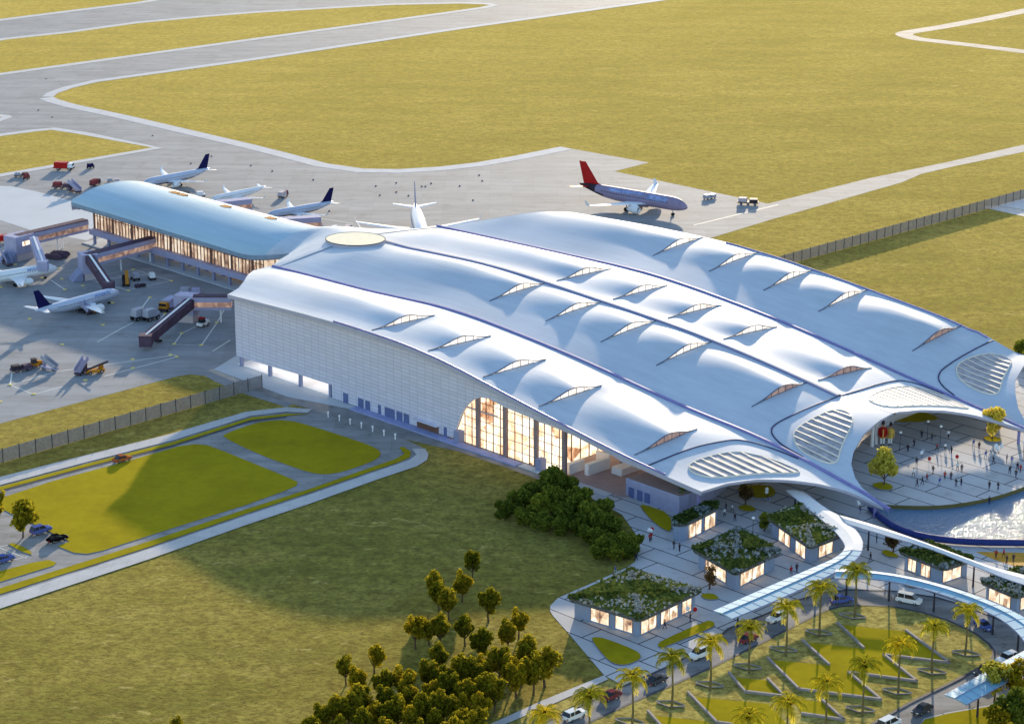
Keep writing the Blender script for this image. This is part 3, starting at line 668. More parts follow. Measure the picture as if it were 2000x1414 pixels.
# glazing in the arch
gs = [q for q in bot if q[0] > 62]
g0 = bot[11][0]; g1 = onplane(1098, 925, TW)[0]
arch = sorted([(q[0], q[1]) for q in bot[11:]])
b = MB(); n = 60; lo = []; hi = []
for i in range(n+1):
    s_ = g0+(g1-g0)*i/n; lo.append((s_, 1.3, .2)); hi.append((s_, 1.3, interp(s_, arch)+.6))
b.grid([lo, hi]); gl = b.build('glazing', 'lit', term)
b = MB(); s_ = g0+1.0
while s_ < g1+1:
    z = interp(s_, arch); b.box((s_, 1.15, z/2), (.13, .2, z)); s_ += 2.35
z = 2.2
while z < 12:
    ok = [s for s in [g0+(g1-g0)*i/80 for i in range(81)] if interp(s, arch) > z]
    if ok: b.box(((ok[0]+ok[-1])/2, 1.2, z), (ok[-1]-ok[0], .1, .1))
    z += 2.2
b.build('window_frame', 'brown', gl)
for x, y in ((930, 868), (983, 888), (1043, 905), (1098, 925)):
    s_ = onplane(x, y, TW)[0]; z = interp(s_, arch)+.8; MB().lathe_z([(0, .6), (z, .7)], 12, 0, (s_, 1.0, 0)).build('column', 'column', term)
for s_, t in ((122, 14), (131, 20), (144, 22)): MB().lathe_z([(0, .6), (Zb(s_, t)-1, .6)], 12, 0, (s_, t, 0)).build('column', 'column', term)
b = MB(); b.prism([Vector((q[0], q[1], 0)) for q in [(103, 1.4), (134, .5), (140, 6), (146, 26), (120, 30), (103, 24)]], 0, .22); b.build('hall_floor', 'pinkfloor', term)
MB().box((122, 28, 4), (40, .4, 7.6)).build('hall_glow_wall', 'lit', term); MB().box((110.8, 15, 4.2), (.3, 26, 8)).build('hall_glow_wall', 'lit', term)  # back walls made to glow, added as the open hall's warm light
b = MB()
for i in range(14): b.box((104+i*2.8, 27.7, 4), (.18, .2, 7.8))
for i in range(9): b.box((111.1, 3+i*2.9, 4), (.2, .18, 8))
b.build('window_frame', 'brown', term)
for s_, t, w, d, h in ((116, 5, 1.2, 5, 2.4), (119.5, 8.5, 1.2, 7, 2.6), (124, 13, 3, 6, 1.6), (117, 13, 4, .5, 2.8)): MB().box((s_, t, .22+h/2), (w, d, h)).build('counter', 'white', term)
for x, y in ((897, 851), (1057, 903)):
    s_ = onplane(x, y, TW)[0]; MB().box((s_, .2, 1.5), (1.7, 1.8, 2.9)).build('porch', 'bluecol', term)
# podium under the roof tip
def podium():
    pts = [L(1222, 968), L(1326, 1005), L(1345, 1000), L(1404, 966), L(1440, 935)]
    pts += [Vector((pts[-1].x-6, pts[-1].y+8, 0)), Vector((pts[0].x+2, pts[0].y+12, 0))]
    b = MB(); b.prism(pts, 0, 4.2, 1, 0); b.build('podium', ['purple', 'pinkfloor'], term)
    for u in (.06, .22, .36):
        b = MB(); q = pts[0].lerp(pts[1], u); r = pts[0].lerp(pts[1], u+.1); d = (r-q).normalized(); nrm = Vector((d.y, -d.x, 0))
        b.beam(q+nrm*.05+Vector((0, 0, 1.2)), r+nrm*.05+Vector((0, 0, 1.2)), .1, 2.3).build('door', 'door', term)
    rr = random.Random(5); b = MB()
    for i in range(420):
        u, v = rr.random(), rr.random(); q = pts[1].lerp(pts[3], u)*(1-v*.45)+pts[4]*(v*.2)+pts[0]*(v*.25)
        leafq(b, Vector((q.x, q.y, 4.3+rr.random()*.9)), .55, rr, 0 if rr.random() < .6 else 1)
    b.build('foliage', ['leafdark', 'kgrey'], term)
def leafq(b, c, r, rr, mi=0, flat=.5):
    n = Vector((rr.uniform(-1, 1), rr.uniform(-1, 1), rr.uniform(-flat, 1.2))).normalized()
    x = n.orthogonal().normalized(); x.rotate(Matrix.Rotation(rr.random()*6.28, 3, n)); y = n.cross(x)
    k = r*rr.uniform(.6, 1.25)
    b.add([c-x*k*.5-y*k*.35, c+x*k*.6-y*k*.25, c+x*k*.45+y*k*.4, c-x*k*.35+y*k*.5], [(0, 1, 2, 3)], mi)
podium()
# seam legs reaching the ground
for leg in ([(180.5, 30, 3.4), (180.5, 30, .1)], [(176, 90, 4.6), (176, 90, 0)], [(157, -.2, 7.5), (156, 1, 4.2)]): MB().tube(leg, .35, 8).build('roof_leg', 'seam', term)
for q in (L(1703, 872, 1), L(1711, 867, 1)): MB().lathe_z([(1, .4), (min(9, Zb(q.x, q.y)-.3), .4)], 10, 0, (q.x, q.y, 0)).build('column', 'white', term)
# hidden depth: plain inner walls so the hall is not hollow
b = MB(); b.add([(60, 118, 0), (150, 118, 0), (150, 118, 8), (60, 118, 14)], [(0, 1, 2, 3)]); b.add([(2, 118, 0), (60, 118, 0), (60, 118, 18), (2, 118, 17)], [(0, 1, 2, 3)])
b.add([(147, 31, 1), (147, 118, 1), (147, 118, 7), (147, 31, 7)], [(0, 1, 2, 3)]); b.build('cladding', 'facade', term)

# ------------------------------------------------------------------ pier
pier = thing('pier_building', 'long blue barrel-roofed boarding pier with warm lit glazing running off the terminal', 'airport pier', (A0.x, A0.y, 0), ANG)
def pier_sec(s_):
    tn = interp(s_, [(-131, 41.5), (-50, 42), (-46, 43.0), (-43, 45.2), (-40.5, 48.6), (-38.5, 49.6), (-35, 47.2), (-30, 41), (-25, 34.3), (-22, 30.6), (-20, 30.4)])
    zn = interp(s_, [(-131, 13.2), (-60, 12.6), (-48, 12.4), (-40, 12.9), (-34, 14.4), (-28, 15.8), (-20, 16.7)])
    tf = interp(s_, [(-131, 74), (-48, 74), (-36, 79), (-20, 89.6)])
    zr = interp(s_, [(-131, 17.0), (-70, 17.0), (-45, 17.4), (-32, 18.6), (-20, 19.8)])
    zf = interp(s_, [(-131, 12), (-48, 12.5), (-34, 15), (-20, 17.2)])
    return tn, zn, tf, zr, zf
rows = []; ss = [-131+2.2*i for i in range(38)]+[-49+.75*i for i in range(39)]+[-19.5]
for s_ in ss:
    tn, zn, tf, zr, zf = pier_sec(s_); r = []
    for i in range(33):
        u = i/32; z = (zn if u < .5 else zf); h = math.sin(math.pi*u)**.62
        z = zn*(1-u)+zf*u+(zr-(zn+zf)/2)*(h if s_ < -45 else h*(1-sstep((s_+45)/25))+sstep((s_+45)/25)*(1-abs(2*u-1)**1.2))
        r.append((s_-(1.0 if i in (0, 1) and s_ < -130 else 0), tn+(tf-tn)*u, z))
    rows.append(r)
j = [i for i, s_ in enumerate(ss) if s_ > -43.5][0]
b = MB(); b.grid(rows[:j+1], 0); b.grid(rows[j:], 1)
edge = [r[0] for r in rows]; fed = [r[-1] for r in rows]
b.grid([edge, [(p[0], p[1]+.3, p[2]-1.35) for p in edge]], 3); b.grid([[(p[0], p[1]+.25, p[2]-1.5) for p in edge], [(p[0], p[1]+5, p[2]-1.8) for p in edge]], 2)
b.grid([fed, [(p[0], p[1]-.2, p[2]-1.2) for p in fed]], 0)
e0 = rows[0]; b.grid([e0, [(p[0]+.3, p[1], min(p[2], 12)-1.3) for p in e0]], 2)
proof = b.build('roof', ['proof', 'roof', 'fascia', 'eaveblue'], pier, True, True)
md = proof.modifiers.new('split', 'EDGE_SPLIT'); md.split_angle = R(40)
b = MB()
def zpier(s_, t):
    tn, zn, tf, zr, zf = pier_sec(s_); u = (t-tn)/(tf-tn); h = math.sin(math.pi*u)**.62; k = sstep((s_+45)/25)
    return zn*(1-u)+zf*u+(zr-(zn+zf)/2)*(h*(1-k)+k*(1-abs(2*u-1)**1.2))
def zj0(x, y): return zpier(x, y) if x < -20.5 else Zr(x, y, strip_of(y), 0)
PL_ = (zj0(-27, 56), zj0(-8, 56), zj0(-17.3, 50.5), zj0(-17.3, 61.5))
def zj(q, o): return sum(PL_)/4+(q.x+17.5)*(PL_[1]-PL_[0])/19+(q.y-56)*(PL_[3]-PL_[2])/11+o+.12
cx = Vector((-17.3, 56, 0)); rings = [[cx.lerp(q, f) for q in p+p[:1]] for f in (.02, .35, .7, 1.0)]
b.grid([[Vector((q.x, q.y, zj(q, .75))) for q in r] for r in rings], 0); b.grid([[Vector((q.x, q.y, zj(q, .75))) for q in p+p[:1]], [Vector((q.x, q.y, zj(q, -1.5))) for q in p+p[:1]]], 2); b.tube([Vector((q.x, q.y, zj(q, .68))) for q in p+p[:1]], .14, 6, 1)
b.build('oval_skylight', ['cream', 'frame', 'fascia'], pier)
for s_ in (-108, -104, -83, -62): MB().box((s_, 62.5, zpier(s_, 62.5)+.05), (3.2, 2.0, .35)).build('roof_vent', 'orange', pier)
# walls
b = MB(); b.add([(-128, 47, 4.8), (-46, 47, 4.8), (-46, 47, 11.4), (-128, 47, 11.6)], [(0, 1, 2, 3)])
b.add([(-128, 47, 4.8), (-128, 47, 10.8), (-128, 70, 10.8), (-128, 70, 4.8)], [(0, 1, 2, 3)]); b.add([(-128, 70, 3), (-46, 70, 3), (-46, 70, 11), (-128, 70, 11)], [(3, 2, 1, 0)])
b.add([(-46, 47, 4.8), (-39, 53, 4.8), (-30, 45.5, 4.8), (-24, 36, 4.8), (-24, 36, 14.5), (-30, 45.5, 13.4), (-39, 53, 11.8), (-46, 47, 11.2)], [(0, 1, 6, 7), (1, 2, 5, 6), (2, 3, 4, 5)])
pg = b.build('glazing', 'litpier', pier)
b = MB()
for i in range(52):
    s_ = -128+i*1.6; big = i % 6 == 0; b.box((s_, 46.9, 8.15), (.75 if big else .13, .35, 6.7))
b.box((-87, 46.85, 8.9), (82, .15, .15))
for q in ((-43.7, 48.9), (-41, 51.2), (-39, 52.9), (-36, 50.4), (-33, 47.9), (-30, 45.3), (-27, 40.6)): b.box((q[0], q[1], 8.3), (.25, .25, 7.0))
b.build('window_frame', 'brown', pg)
b = MB(); b.box((-87, 46.2, 4.0), (83, 2.2, 1.7)); b.beam((-46, 46.6, 4.0), (-39, 52.4, 4.0), 2.0, 1.7); b.beam((-39, 52.4, 4.0), (-25, 37, 4.0), 2.0, 1.7); b.box((-128.2, 58, 4.0), (.8, 23, 1.7)); b.build('floor_beam', 'purple', pier)
b = MB(); b.box((-86, 51, 1.6), (80, .3, 3.2)); b.box((-126, 60, 1.6), (.3, 18, 3.2)); b.build('wall', 'pink', pier)
for i in range(12): MB().box((-127+i*7.35, 46.0, 1.6), (.7, .7, 3.2)).build('column', 'bluecol', pier)
for s_, w in ((-118, 1.6), (-96, 4), (-90, 1.4), (-86, 1.4), (-82.5, 1.4), (-78, 1.6), (-70, 1.6)): MB().box((s_, 50.8, 1.2), (w, .12, 2.2)).build('door', 'door', pier)
for s_, w in ((-64, 6), (-52, 7)): MB().box((s_, 50.8, 1.3), (w, .14, 2.5)).build('loading_bay', 'orange', pier)
b = MB(); b.prism([Vector((s_, t, 0)) for s_, t in ((-131, 44), (-46, 44), (-30, 40), (-24, 46), (-24, 76), (-131, 76))], 0, .3); b.build('plinth', 'pad', pier)

# ------------------------------------------------------------------ jet bridges
def bridge(name, label, tn0, tn1, zb, h, block, arm, wid=3.2, dark='darkpurple', pillars=()):
    """tn0, tn1: near-side bottom line in the survey; block: near base line; arm: from, to with heights"""
    o = thing(name, label, 'jet bridge', at(*tn1, 0), 0, 'jet bridges on the pier and terminal')
    org = at(*tn1, 0)
    p0, p1 = at(*tn0, zb)-org, at(*tn1, zb)-org
    d = (p1-p0); d.z = 0; d.normalize(); n = Vector((-d.y, d.x, 0))
    if n.y < 0: n = -n
    c = n*wid/2
    b = MB(); b.beam(p0+c+Vector((0, 0, h*.10)), p1+c+Vector((0, 0, h*.10)), wid, h*.20, 0); b.beam(p0+c+Vector((0, 0, h*.78)), p1+c+Vector((0, 0, h*.78)), wid, h*.36, 0)
    b.beam(p0+c+Vector((0, 0, h*.98)), p1+c+Vector((0, 0, h*.98)), wid*.86, h*.12, 1)
    b.build('tunnel', ['purple', dark], o)
    b = MB(); b.beam(p0+c+Vector((0, 0, h*.4)), p1+c+Vector((0, 0, h*.4)), wid*.9, h*.42); b.build('tunnel_window', 'litbridge', o)
    b = MB()
    for u in pillars:
        q = p0.lerp(p1, u)+c; b.box((q.x, q.y, zb/2), (.45, .45, zb))
    if pillars: b.build('pillar', 'white', o)
    if block:
        q0, q1 = at(*block[0])-org, at(*block[1])-org; dd = (q1-q0).normalized(); nn = Vector((-dd.y, dd.x, 0)); nn = nn if nn.y > 0 else -nn
        w = (q1-q0).length; dp = block[2]; base = [q0, q1, q1+nn*dp, q0+nn*dp]
        b = MB(); b.prism(base, 0, zb*.55, 1); b.prism([q-dd*.3*0+Vector((0, 0, 0)) for q in [q0-dd*.5-nn*.25, q1+dd*.3-nn*.25, q1+dd*.3+nn*dp, q0-dd*.5+nn*dp]], zb*.55, zb+h*1.02, 0)
        b.build('rotunda', ['purple', 'pink'], o)
        b = MB(); b.beam(q0.lerp(q1, .3)-nn*.3+Vector((0, 0, zb+h*.35)), q0.lerp(q1, .75)-nn*.3+Vector((0, 0, zb+h*.35)), .1, 1.3); b.build('cab_window', 'litshop', o)
        b = MB()
        f0 = q0-dd*.4; b.add([f0+Vector((0, 0, zb*.8)), f0+nn*dp+Vector((0, 0, zb*.8)), f0+nn*dp-dd*3.2, f0-dd*3.2, f0, f0+nn*dp], [(0, 1, 2, 3), (0, 3, 4), (1, 5, 2), (3, 2, 5, 4), (0, 4, 5, 1)])
        b.build('ramp', 'bluecol', o)
    if arm:
        (x0, y0, z0), (x1, y1, z1), w = arm; a0, a1 = at(x0, y0, z0)-org, at(x1, y1, z1)-org
        b = MB(); b.beam(a0, a1, w, w*.95, 0); b.beam(a0+Vector((0, 0, w*.55)), a1+Vector((0, 0, w*.55)), w*.25, .12, 1)
        q = a0.lerp(a1, .75); b.box((q.x, q.y, q.z/2-.3), (.6, .6, q.z)); b.box((a1.x, a1.y, a1.z), (w*1.25, w*1.25, w*1.15))
        b.build('boarding_arm', [('darkpurple' if w > 2.42 else 'purple'), 'white'], o)
        b = MB()
        for sg in (-.6, .6): b.lathe_z([(-.2, .5), (.2, .5)], 10, 0, (q.x+sg, q.y, .5))
        b.build('wheel', 'tyre', o)
    return o
bridge('jet_bridge', 'lilac jet bridge nearest the pier end, reaching the plane cut by the photo edge', (174, 452), (40, 484), 3.9, 3.5, ((35, 512), (67, 503), 5), ((66, 470, 6.0), (84, 519, 4.2), 2.4), pillars=(.35, .42))
bridge('jet_bridge', 'lilac jet bridge in the middle of the pier, ending above the navy-tailed near plane', (306, 488), (178, 522), 3.9, 3.6, ((166, 549), (192, 546), 5), ((175, 506, 6.5), (212, 560, 4.0), 2.45), pillars=(.05, .5))
bridge('jet_bridge', 'jet bridge at the terminal corner with a long dark sloping arm and no plane', (452, 606), (377, 606), 3.9, 3.6, ((345, 629), (377, 632), 4), ((374, 590, 5.8), (285, 664, 2.6), 2.6), pillars=(.3,))
bridge('jet_bridge', 'pinkish jet bridge behind the pier roof beside the all-white plane', (405, 420), (493, 411), 3.6, 3.4, None, None, 4, 'purple', (.8,))
bridge('jet_bridge', 'pinkish jet bridge behind the pier roof beside the small navy-tailed plane', (540, 452), (628, 447), 3.6, 3.4, None, None, 4, 'purple', (.8,))

# ------------------------------------------------------------------ aircraft
def airliner(name, label, nose, zn, heading, length, body, finm, tail_dark=None, titles=None, fin=True, belly=None, wingm='planewhite', group='passenger planes parked on the apron'):
    k = length/37.2
    g = at(*nose, zn*k); o = thing(name, label, 'airplane', (g.x, g.y, 0), R(heading), group); o.scale = (k, k, k)
    Z0 = 3.5
    prof = [(-.02, .05, -.55), (-.25, .42, -.5), (-.8, .86, -.38), (-1.7, 1.3, -.22), (-3, 1.7, -.08), (-5, 1.95, 0), (-14, 1.97, 0), (-24, 1.95, 0), (-28, 1.72, .2), (-31, 1.35, .5), (-33.5, .98, .8), (-35.6, .6, 1.02), (-37.2, .18, 1.2)]
    b = MB(); b.lathe_x(prof, 20, 0, (0, 0, Z0)); n0 = len(b.f)
    b.lathe_x([(-12, .3, 0), (-13.5, 1.25, 0), (-18, 1.35, 0), (-21.5, 1.0, 0), (-23, .3, 0)], 14, 0, (0, 0, Z0-1.15))
    fm = [body, tail_dark or body, belly or body, 'carglass', 'patchblue']
    for i, f in enumerate(b.f[:n0]):
        cx = sum(b.v[j][0] for j in f)/len(f); cz = sum(b.v[j][2] for j in f)/len(f)-Z0
        if tail_dark and cx < -29.5-max(0, cz)*1.0+(1.0 if cz < -.2 else 0): b.m[i] = 1
        elif belly and cz < -.9: b.m[i] = 2
    fus = b.build('fuselage', fm, o, True)
    def on(x, a, r=1.015):
        for (x0, r0, z0), (x1, r1, z1) in zip(prof, prof[1:]):
            if x1 <= x <= x0:
                u = (x0-x)/(x0-x1); rr = r0+(r1-r0)*u; zz = z0+(z1-z0)*u
                return (x, rr*r*math.cos(a), Z0+zz+rr*r*math.sin(a))
        return (x, 0, Z0)
    b = MB()
    for a0, a1 in ((R(28), R(60)), (R(62), R(92)), (R(94), R(118)), (R(120), R(152))):
        b.add([on(-1.5, a0), on(-2.3, a0), on(-2.55, a1) if a0 < 1.5 else on(-2.3, a1), on(-1.6, a1)], [(0, 1, 2, 3)])
    b.build('cockpit_window', 'carglass', fus)
    b = MB(); x = -5.5
    while x > -29:
        for a in (R(14), R(166)):
            da = R(5) if a < 1.5 else -R(5); b.add([on(x, a-da), on(x-.28, a-da), on(x-.28, a+da), on(x, a+da)], [(0, 1, 2, 3)])
        x -= .62
    b.build('cabin_window', 'carglass', fus)
    if titles == 'letters':
        b = MB(); rr = random.Random(len(label)); x = -5.6
        while x > -12.5:
            w = rr.uniform(.45, .8)
            for sd in (0, 1):
                a0, a1 = R(24), R(24+rr.uniform(18, 27)); a0, a1 = (a0, a1) if sd == 0 else (math.pi-a0, math.pi-a1)
                b.add([on(x, a0, 1.02), on(x-w, a0, 1.02), on(x-w*rr.uniform(.6, 1), a1, 1.02), on(x-w*.2, a1, 1.02)], [(0, 1, 2, 3)])
            x -= w+.14
        b.build('lettering', 'planeblue', fus)
    if titles == 'art':
        b = MB()
        for x0, x1, a0, a1 in ((-6, -13, 8, 60), (-26, -18, 30, 62), (-18, -14, 40, 66)):
            n = 6
            for sd in (0, 1):
                rows = []
                for i in range(n+1):
                    a = R(a0+(a1-a0)*i/n); a = a if sd == 0 else math.pi-a
                    rows.append([on(x0+(x1-x0)*j/8+.5*math.sin(i*2.1+j), a, 1.012) for j in range(9)])
                b.grid(rows)
        b.build('livery_patch', 'patchblue', fus)
    for sd in (1, -1):
        def foil(r, t, th0, th1):   # r,t: (x_le, y, z, chord)
            vs = []
            for (x, y, z, c), th in ((r, th0), (t, th1)):
                vs += [(x, y*sd, z), (x-c*.35, y*sd, z+th*.5), (x-c, y*sd, z+.02), (x-c*.35, y*sd, z-th*.5)]
            return vs, [(0, 1, 5, 4), (1, 2, 6, 5), (2, 3, 7, 6), (3, 0, 4, 7), (0, 3, 2, 1), (4, 5, 6, 7)]
        b = MB(); b.add(*foil((-12.2, 1.2, Z0-1.1, 7.0), (-15.6, 6.3, Z0-.75, 4.1), .75, .5)); b.add(*foil((-15.6, 6.3, Z0-.75, 4.1), (-21.4, 17.0, Z0+.15, 1.5), .5, .18))
        b.add(*foil((-21.5, 17.0, Z0+.15, 1.4), (-22.6, 17.35, Z0+1.5, .7), .16, .1)); b.build('wing', wingm, o, False, True)
        b = MB(); b.add(*foil((-32.4, .5, Z0+1.0, 3.6), (-35.9, 6.1, Z0+1.5, 1.3), .35, .12)); b.build('tailplane', wingm if titles != 'art' else 'red', o, False, True)
        b = MB(); b.lathe_x([(0, .95, 0), (-.3, 1.12, 0), (-1.6, 1.15, 0), (-3.2, .85, 0), (-3.9, .5, 0)], 14, 0, (-12.6, 5.75*sd, Z0-2.0)); b.lathe_x([(-.04, .86, 0), (-.12, .3, 0)], 14, 1, (-12.6, 5.75*sd, Z0-2.0))
        b.box((-14.6, 5.75*sd, Z0-.95), (3.0, .25, .8)); b.build('engine', [wingm, 'dark'], o, True)
        b = MB(); b.tube([(-18.3, 3.6*sd, Z0-1.2), (-18.3, 3.6*sd, .6)], .16, 6)
        for yy in (-.42, .42): b.tube([(-18.3, 3.6*sd+yy-.18, .58), (-18.3, 3.6*sd+yy+.18, .58)], .58, 12, 1)
        b.build('main_gear', ['greypaint', 'tyre'], o)
    b = MB(); b.tube([(-5, 0, Z0-1.8), (-4.9, 0, .4)], .14, 6)
    for yy in (-.28, .28): b.tube([(-4.9, yy-.12, .4), (-4.9, yy+.12, .4)], .4, 12, 1)
    b.build('nose_gear', ['greypaint', 'tyre'], o)
    if fin:
        b = MB(); vs = []
        for x, z, c, th in ((-28.5, Z0+1.55, 7.2, .1), (-30.8, Z0+2.3, 5.2, .5), (-35.2, Z0+8.0, 2.3, .22)):
            vs += [(x, 0, z), (x-c*.35, th/2, z), (x-c, 0, z), (x-c*.35, -th/2, z)]
        fs = []
        for i in (0, 4): fs += [(i, i+1, i+5, i+4), (i+1, i+2, i+6, i+5), (i+2, i+3, i+7, i+6), (i+3, i, i+4, i+7)]
        fs += [(8, 9, 10, 11)]; b.add(vs, fs); b.build('fin', finm, o, False, True)
    return o
airliner('airplane', 'lilac airliner with a tall red tail fin standing behind the terminal roof', (1343, 406), 3.0, -37.1, 42, 'planelilac', 'red', 'dark', 'art')
airliner('airplane', 'silver airliner with a navy fin on the near side of the pier', (233, 571), 3.0, 50.5, 30, 'planesilver', 'navy', None, 'letters')
airliner('airplane', 'airliner with a navy fin farthest out behind the pier end', (278, 361), 2.9, -137.1, 27.5, 'planesilver', 'navy', None, None, belly='dark')
airliner('airplane', 'all-white airliner without visible tail fin half hidden by the pier roof', (411, 393), 2.9, -135, 23, 'planewhite', 'planewhite', None, None, False)
airliner('airplane', 'small airliner with a navy fin close behind the pier and terminal joint', (521, 423), 2.9, -143.1, 25, 'planesilver', 'navy', None, None, belly='dark')
g = at(806, 390, 4.5); hd = R(-84); nz = g+Vector((math.cos(hd), math.sin(hd), 0))*51
b_ = airliner('airplane', 'airliner seen from its tail end with its nose hidden behind the terminal roof', (900, 500), 3, -84, 42, 'planesilver', 'bluecol', None, None, True, belly='orange'); b_.location = (nz.x, nz.y, 0)
airliner('airplane', 'white airliner with blue lettering cut by the photo edge under the first jet bridge', (112, 524), 3.0, 36.3, 30, 'planewhite', 'planewhite', None, 'letters')

# ------------------------------------------------------------------ ground vehicles
def wheels(o, xs, y, r, w=.35):
    for x in xs:
        for sd in (1, -1):
            t = MB().tube([(x, y*sd-w/2, r), (x, y*sd+w/2, r)], r, 12).build('wheel', 'tyre', o)
            MB().tube([(x, (y+w/2+.01)*sd-.01, r), (x, (y+w/2+.01)*sd+.01, r)], r*.55, 8).build('rim', 'chrome', t)
def loft_car(name, label, px, heading, kind, paint, cat='car', group='cars on the drive and in the car park', z=.08, sc=1.0):
    g = at(*px, z); o = thing(name, label, cat, (g.x, g.y, z), R(heading), group); o.scale = (sc,)*3
    P = {'sedan': (4.6, 1.8, [(2.3, .35, .62), (2.2, .3, .75), (1.0, .28, .92), (-1.3, .28, .95), (-2.2, .32, .88), (-2.3, .4, .65)], [(.95, .93), (.3, 1.42), (-.9, 1.44), (-1.75, .95)]),
         'suv': (4.7, 1.9, [(2.35, .42, .75), (2.25, .35, .95), (1.1, .35, 1.08), (-1.9, .35, 1.1), (-2.3, .4, 1.05), (-2.35, .5, .7)], [(1.0, 1.08), (.35, 1.72), (-1.9, 1.74), (-2.28, 1.08)]),
         'van': (5.0, 1.95, [(2.5, .42, .8), (2.4, .36, 1.05), (1.7, .36, 1.18), (-2.3, .36, 1.2), (-2.45, .4, 1.1), (-2.5, .5, .75)], [(1.65, 1.18), (.75, 1.95), (-2.15, 2.0), (-2.42, 1.2)])}[kind]
    ln, wd, lower, cab = P; y = wd/2
    b = MB(); rows = []
    for x, z0, z1 in lower:
        k = .86 if abs(x) > ln*.47 else 1
        rows.append([(x, -y*k*.96, z0), (x, -y*k, (z0+z1)/2), (x, -y*k*.93, z1), (x, y*k*.93, z1), (x, y*k, (z0+z1)/2), (x, y*k*.96, z0), (x, -y*k*.96, z0)])
    b.grid(rows); b.add([rows[0][i] for i in range(6)], [(0, 1, 2, 3, 4, 5)]); b.add([rows[-1][i] for i in range(6)], [(5, 4, 3, 2, 1, 0)])
    body = b.build('body', paint, o, True, True); m = body.modifiers.new('s', 'EDGE_SPLIT'); m.split_angle = R(38)
    b = MB(); vs = []
    for (x, z), k in zip(cab, (.9, .76, .76, .88)): vs += [(x, -y*k, z), (x, y*k, z)]
    b.add(vs, [(0, 1, 3, 2), (4, 5, 7, 6), (0, 2, 4, 6), (1, 7, 5, 3)]); b.build('window', 'carglass', o)
    b = MB(); (x1, z1), (x2, z2) = cab[1], cab[2]
    b.add([(x1+.05, -y*.77, z1), (x2-.05, -y*.77, z2), (x2-.05, y*.77, z2), (x1+.05, y*.77, z1), (x1, -y*.7, z1+.07), (x2, -y*.7, z2+.07), (x2, y*.7, z2+.07), (x1, y*.7, z1+.07)], [(4, 5, 6, 7), (0, 1, 5, 4), (1, 2, 6, 5), (2, 3, 7, 6), (3, 0, 4, 7), (3, 2, 1, 0)])
    for xx in ((cab[1][0]+cab[2][0])/2, cab[2][0]+.1):
        for sd in (1, -1): b.beam((xx, y*.90*sd, cab[0][1]), (xx, y*.775*sd, z1), .1, .05)
    b.build('car_roof', paint, o, False, True)
    wheels(o, (ln*.3, -ln*.3), y-.14, .34, .24)
    for sd in (1, -1):
        MB().box((lower[1][0]+.03, y*.62*sd, lower[1][2]-.1), (.14, .36, .16)).build('headlight', 'headlamp', o)
        MB().box((lower[-1][0]+.0, y*.68*sd, lower[-1][2]-.02), (.1, .3, .18)).build('tail_light', 'red', o)
    return o
MT['carwhite'] = mat('white car paint', (.78, .77, .76), .25, var=.02, spec=0); MT['cardark'] = mat('dark grey car paint', (.07, .07, .08), .25, var=.05, spec=0)
MT['carblue'] = mat('blue car paint', (.09, .12, .34), .25, var=.05, spec=0); MT['carblack'] = mat('black car paint', (.008, .008, .01), .2, spec=0); MT['carorange'] = mat('rust orange car paint', (.38, .12, .04), .3, spec=0)
RD = 44.5
for a in (('white boxy car driving lowest on the drive', (1122, 1402), RD, 'suv', 'carwhite'), ('maroon sedan on the drive behind the lowest white car', (1192, 1364), RD+180, 'sedan', 'maroon'),
          ('dark grey sedan on the drive between two palms', (1283, 1332), RD, 'sedan', 'cardark'), ('white van on the drive below the long planted strip', (1368, 1282), RD+180, 'van', 'carwhite'),
          ('maroon sedan on the drive under the blue canopy end', (1461, 1251), RD, 'sedan', 'maroon'), ('white hatchback on the drive below the blue canopy', (1517, 1211), RD+180, 'suv', 'carwhite'),
          ('blue sedan on the bend under the canopy fork', (1643, 1176), RD-25, 'sedan', 'carblue'), ('white minivan with dark windows at the top of the drive loop', (1775, 1177), -28, 'van', 'carwhite'),
          ('blue sedan coming round the right end of the drive loop', (1921, 1226), -62, 'sedan', 'carblue'), ('white pickup entering below the right canopy', (1966, 1292), 216, 'suv', 'carwhite'),
          ('dark grey car half under the lower right canopy', (1922, 1316), RD+180, 'suv', 'cardark'), ('dark sedan on the lower right drive near the verge', (1801, 1390), RD+180, 'sedan', 'cardark'),
          ('white van cut by the bottom edge of the photo', (1736, 1420), RD, 'van', 'carwhite'), ('black car parked at the edge of the yellow lawn', (112, 1056), RD-3, 'sedan', 'carblack'),
          ('blue car parked under the tree by the yellow lawn', (80, 1040), RD, 'suv', 'carblue'), ('blue car cut by the left edge in the car park', (8, 1096), RD, 'sedan', 'carblue'),
          ('rust orange car with a pale roof on the upper left road', (239, 900), RD, 'sedan', 'carorange')):
    o = loft_car('car', *a)
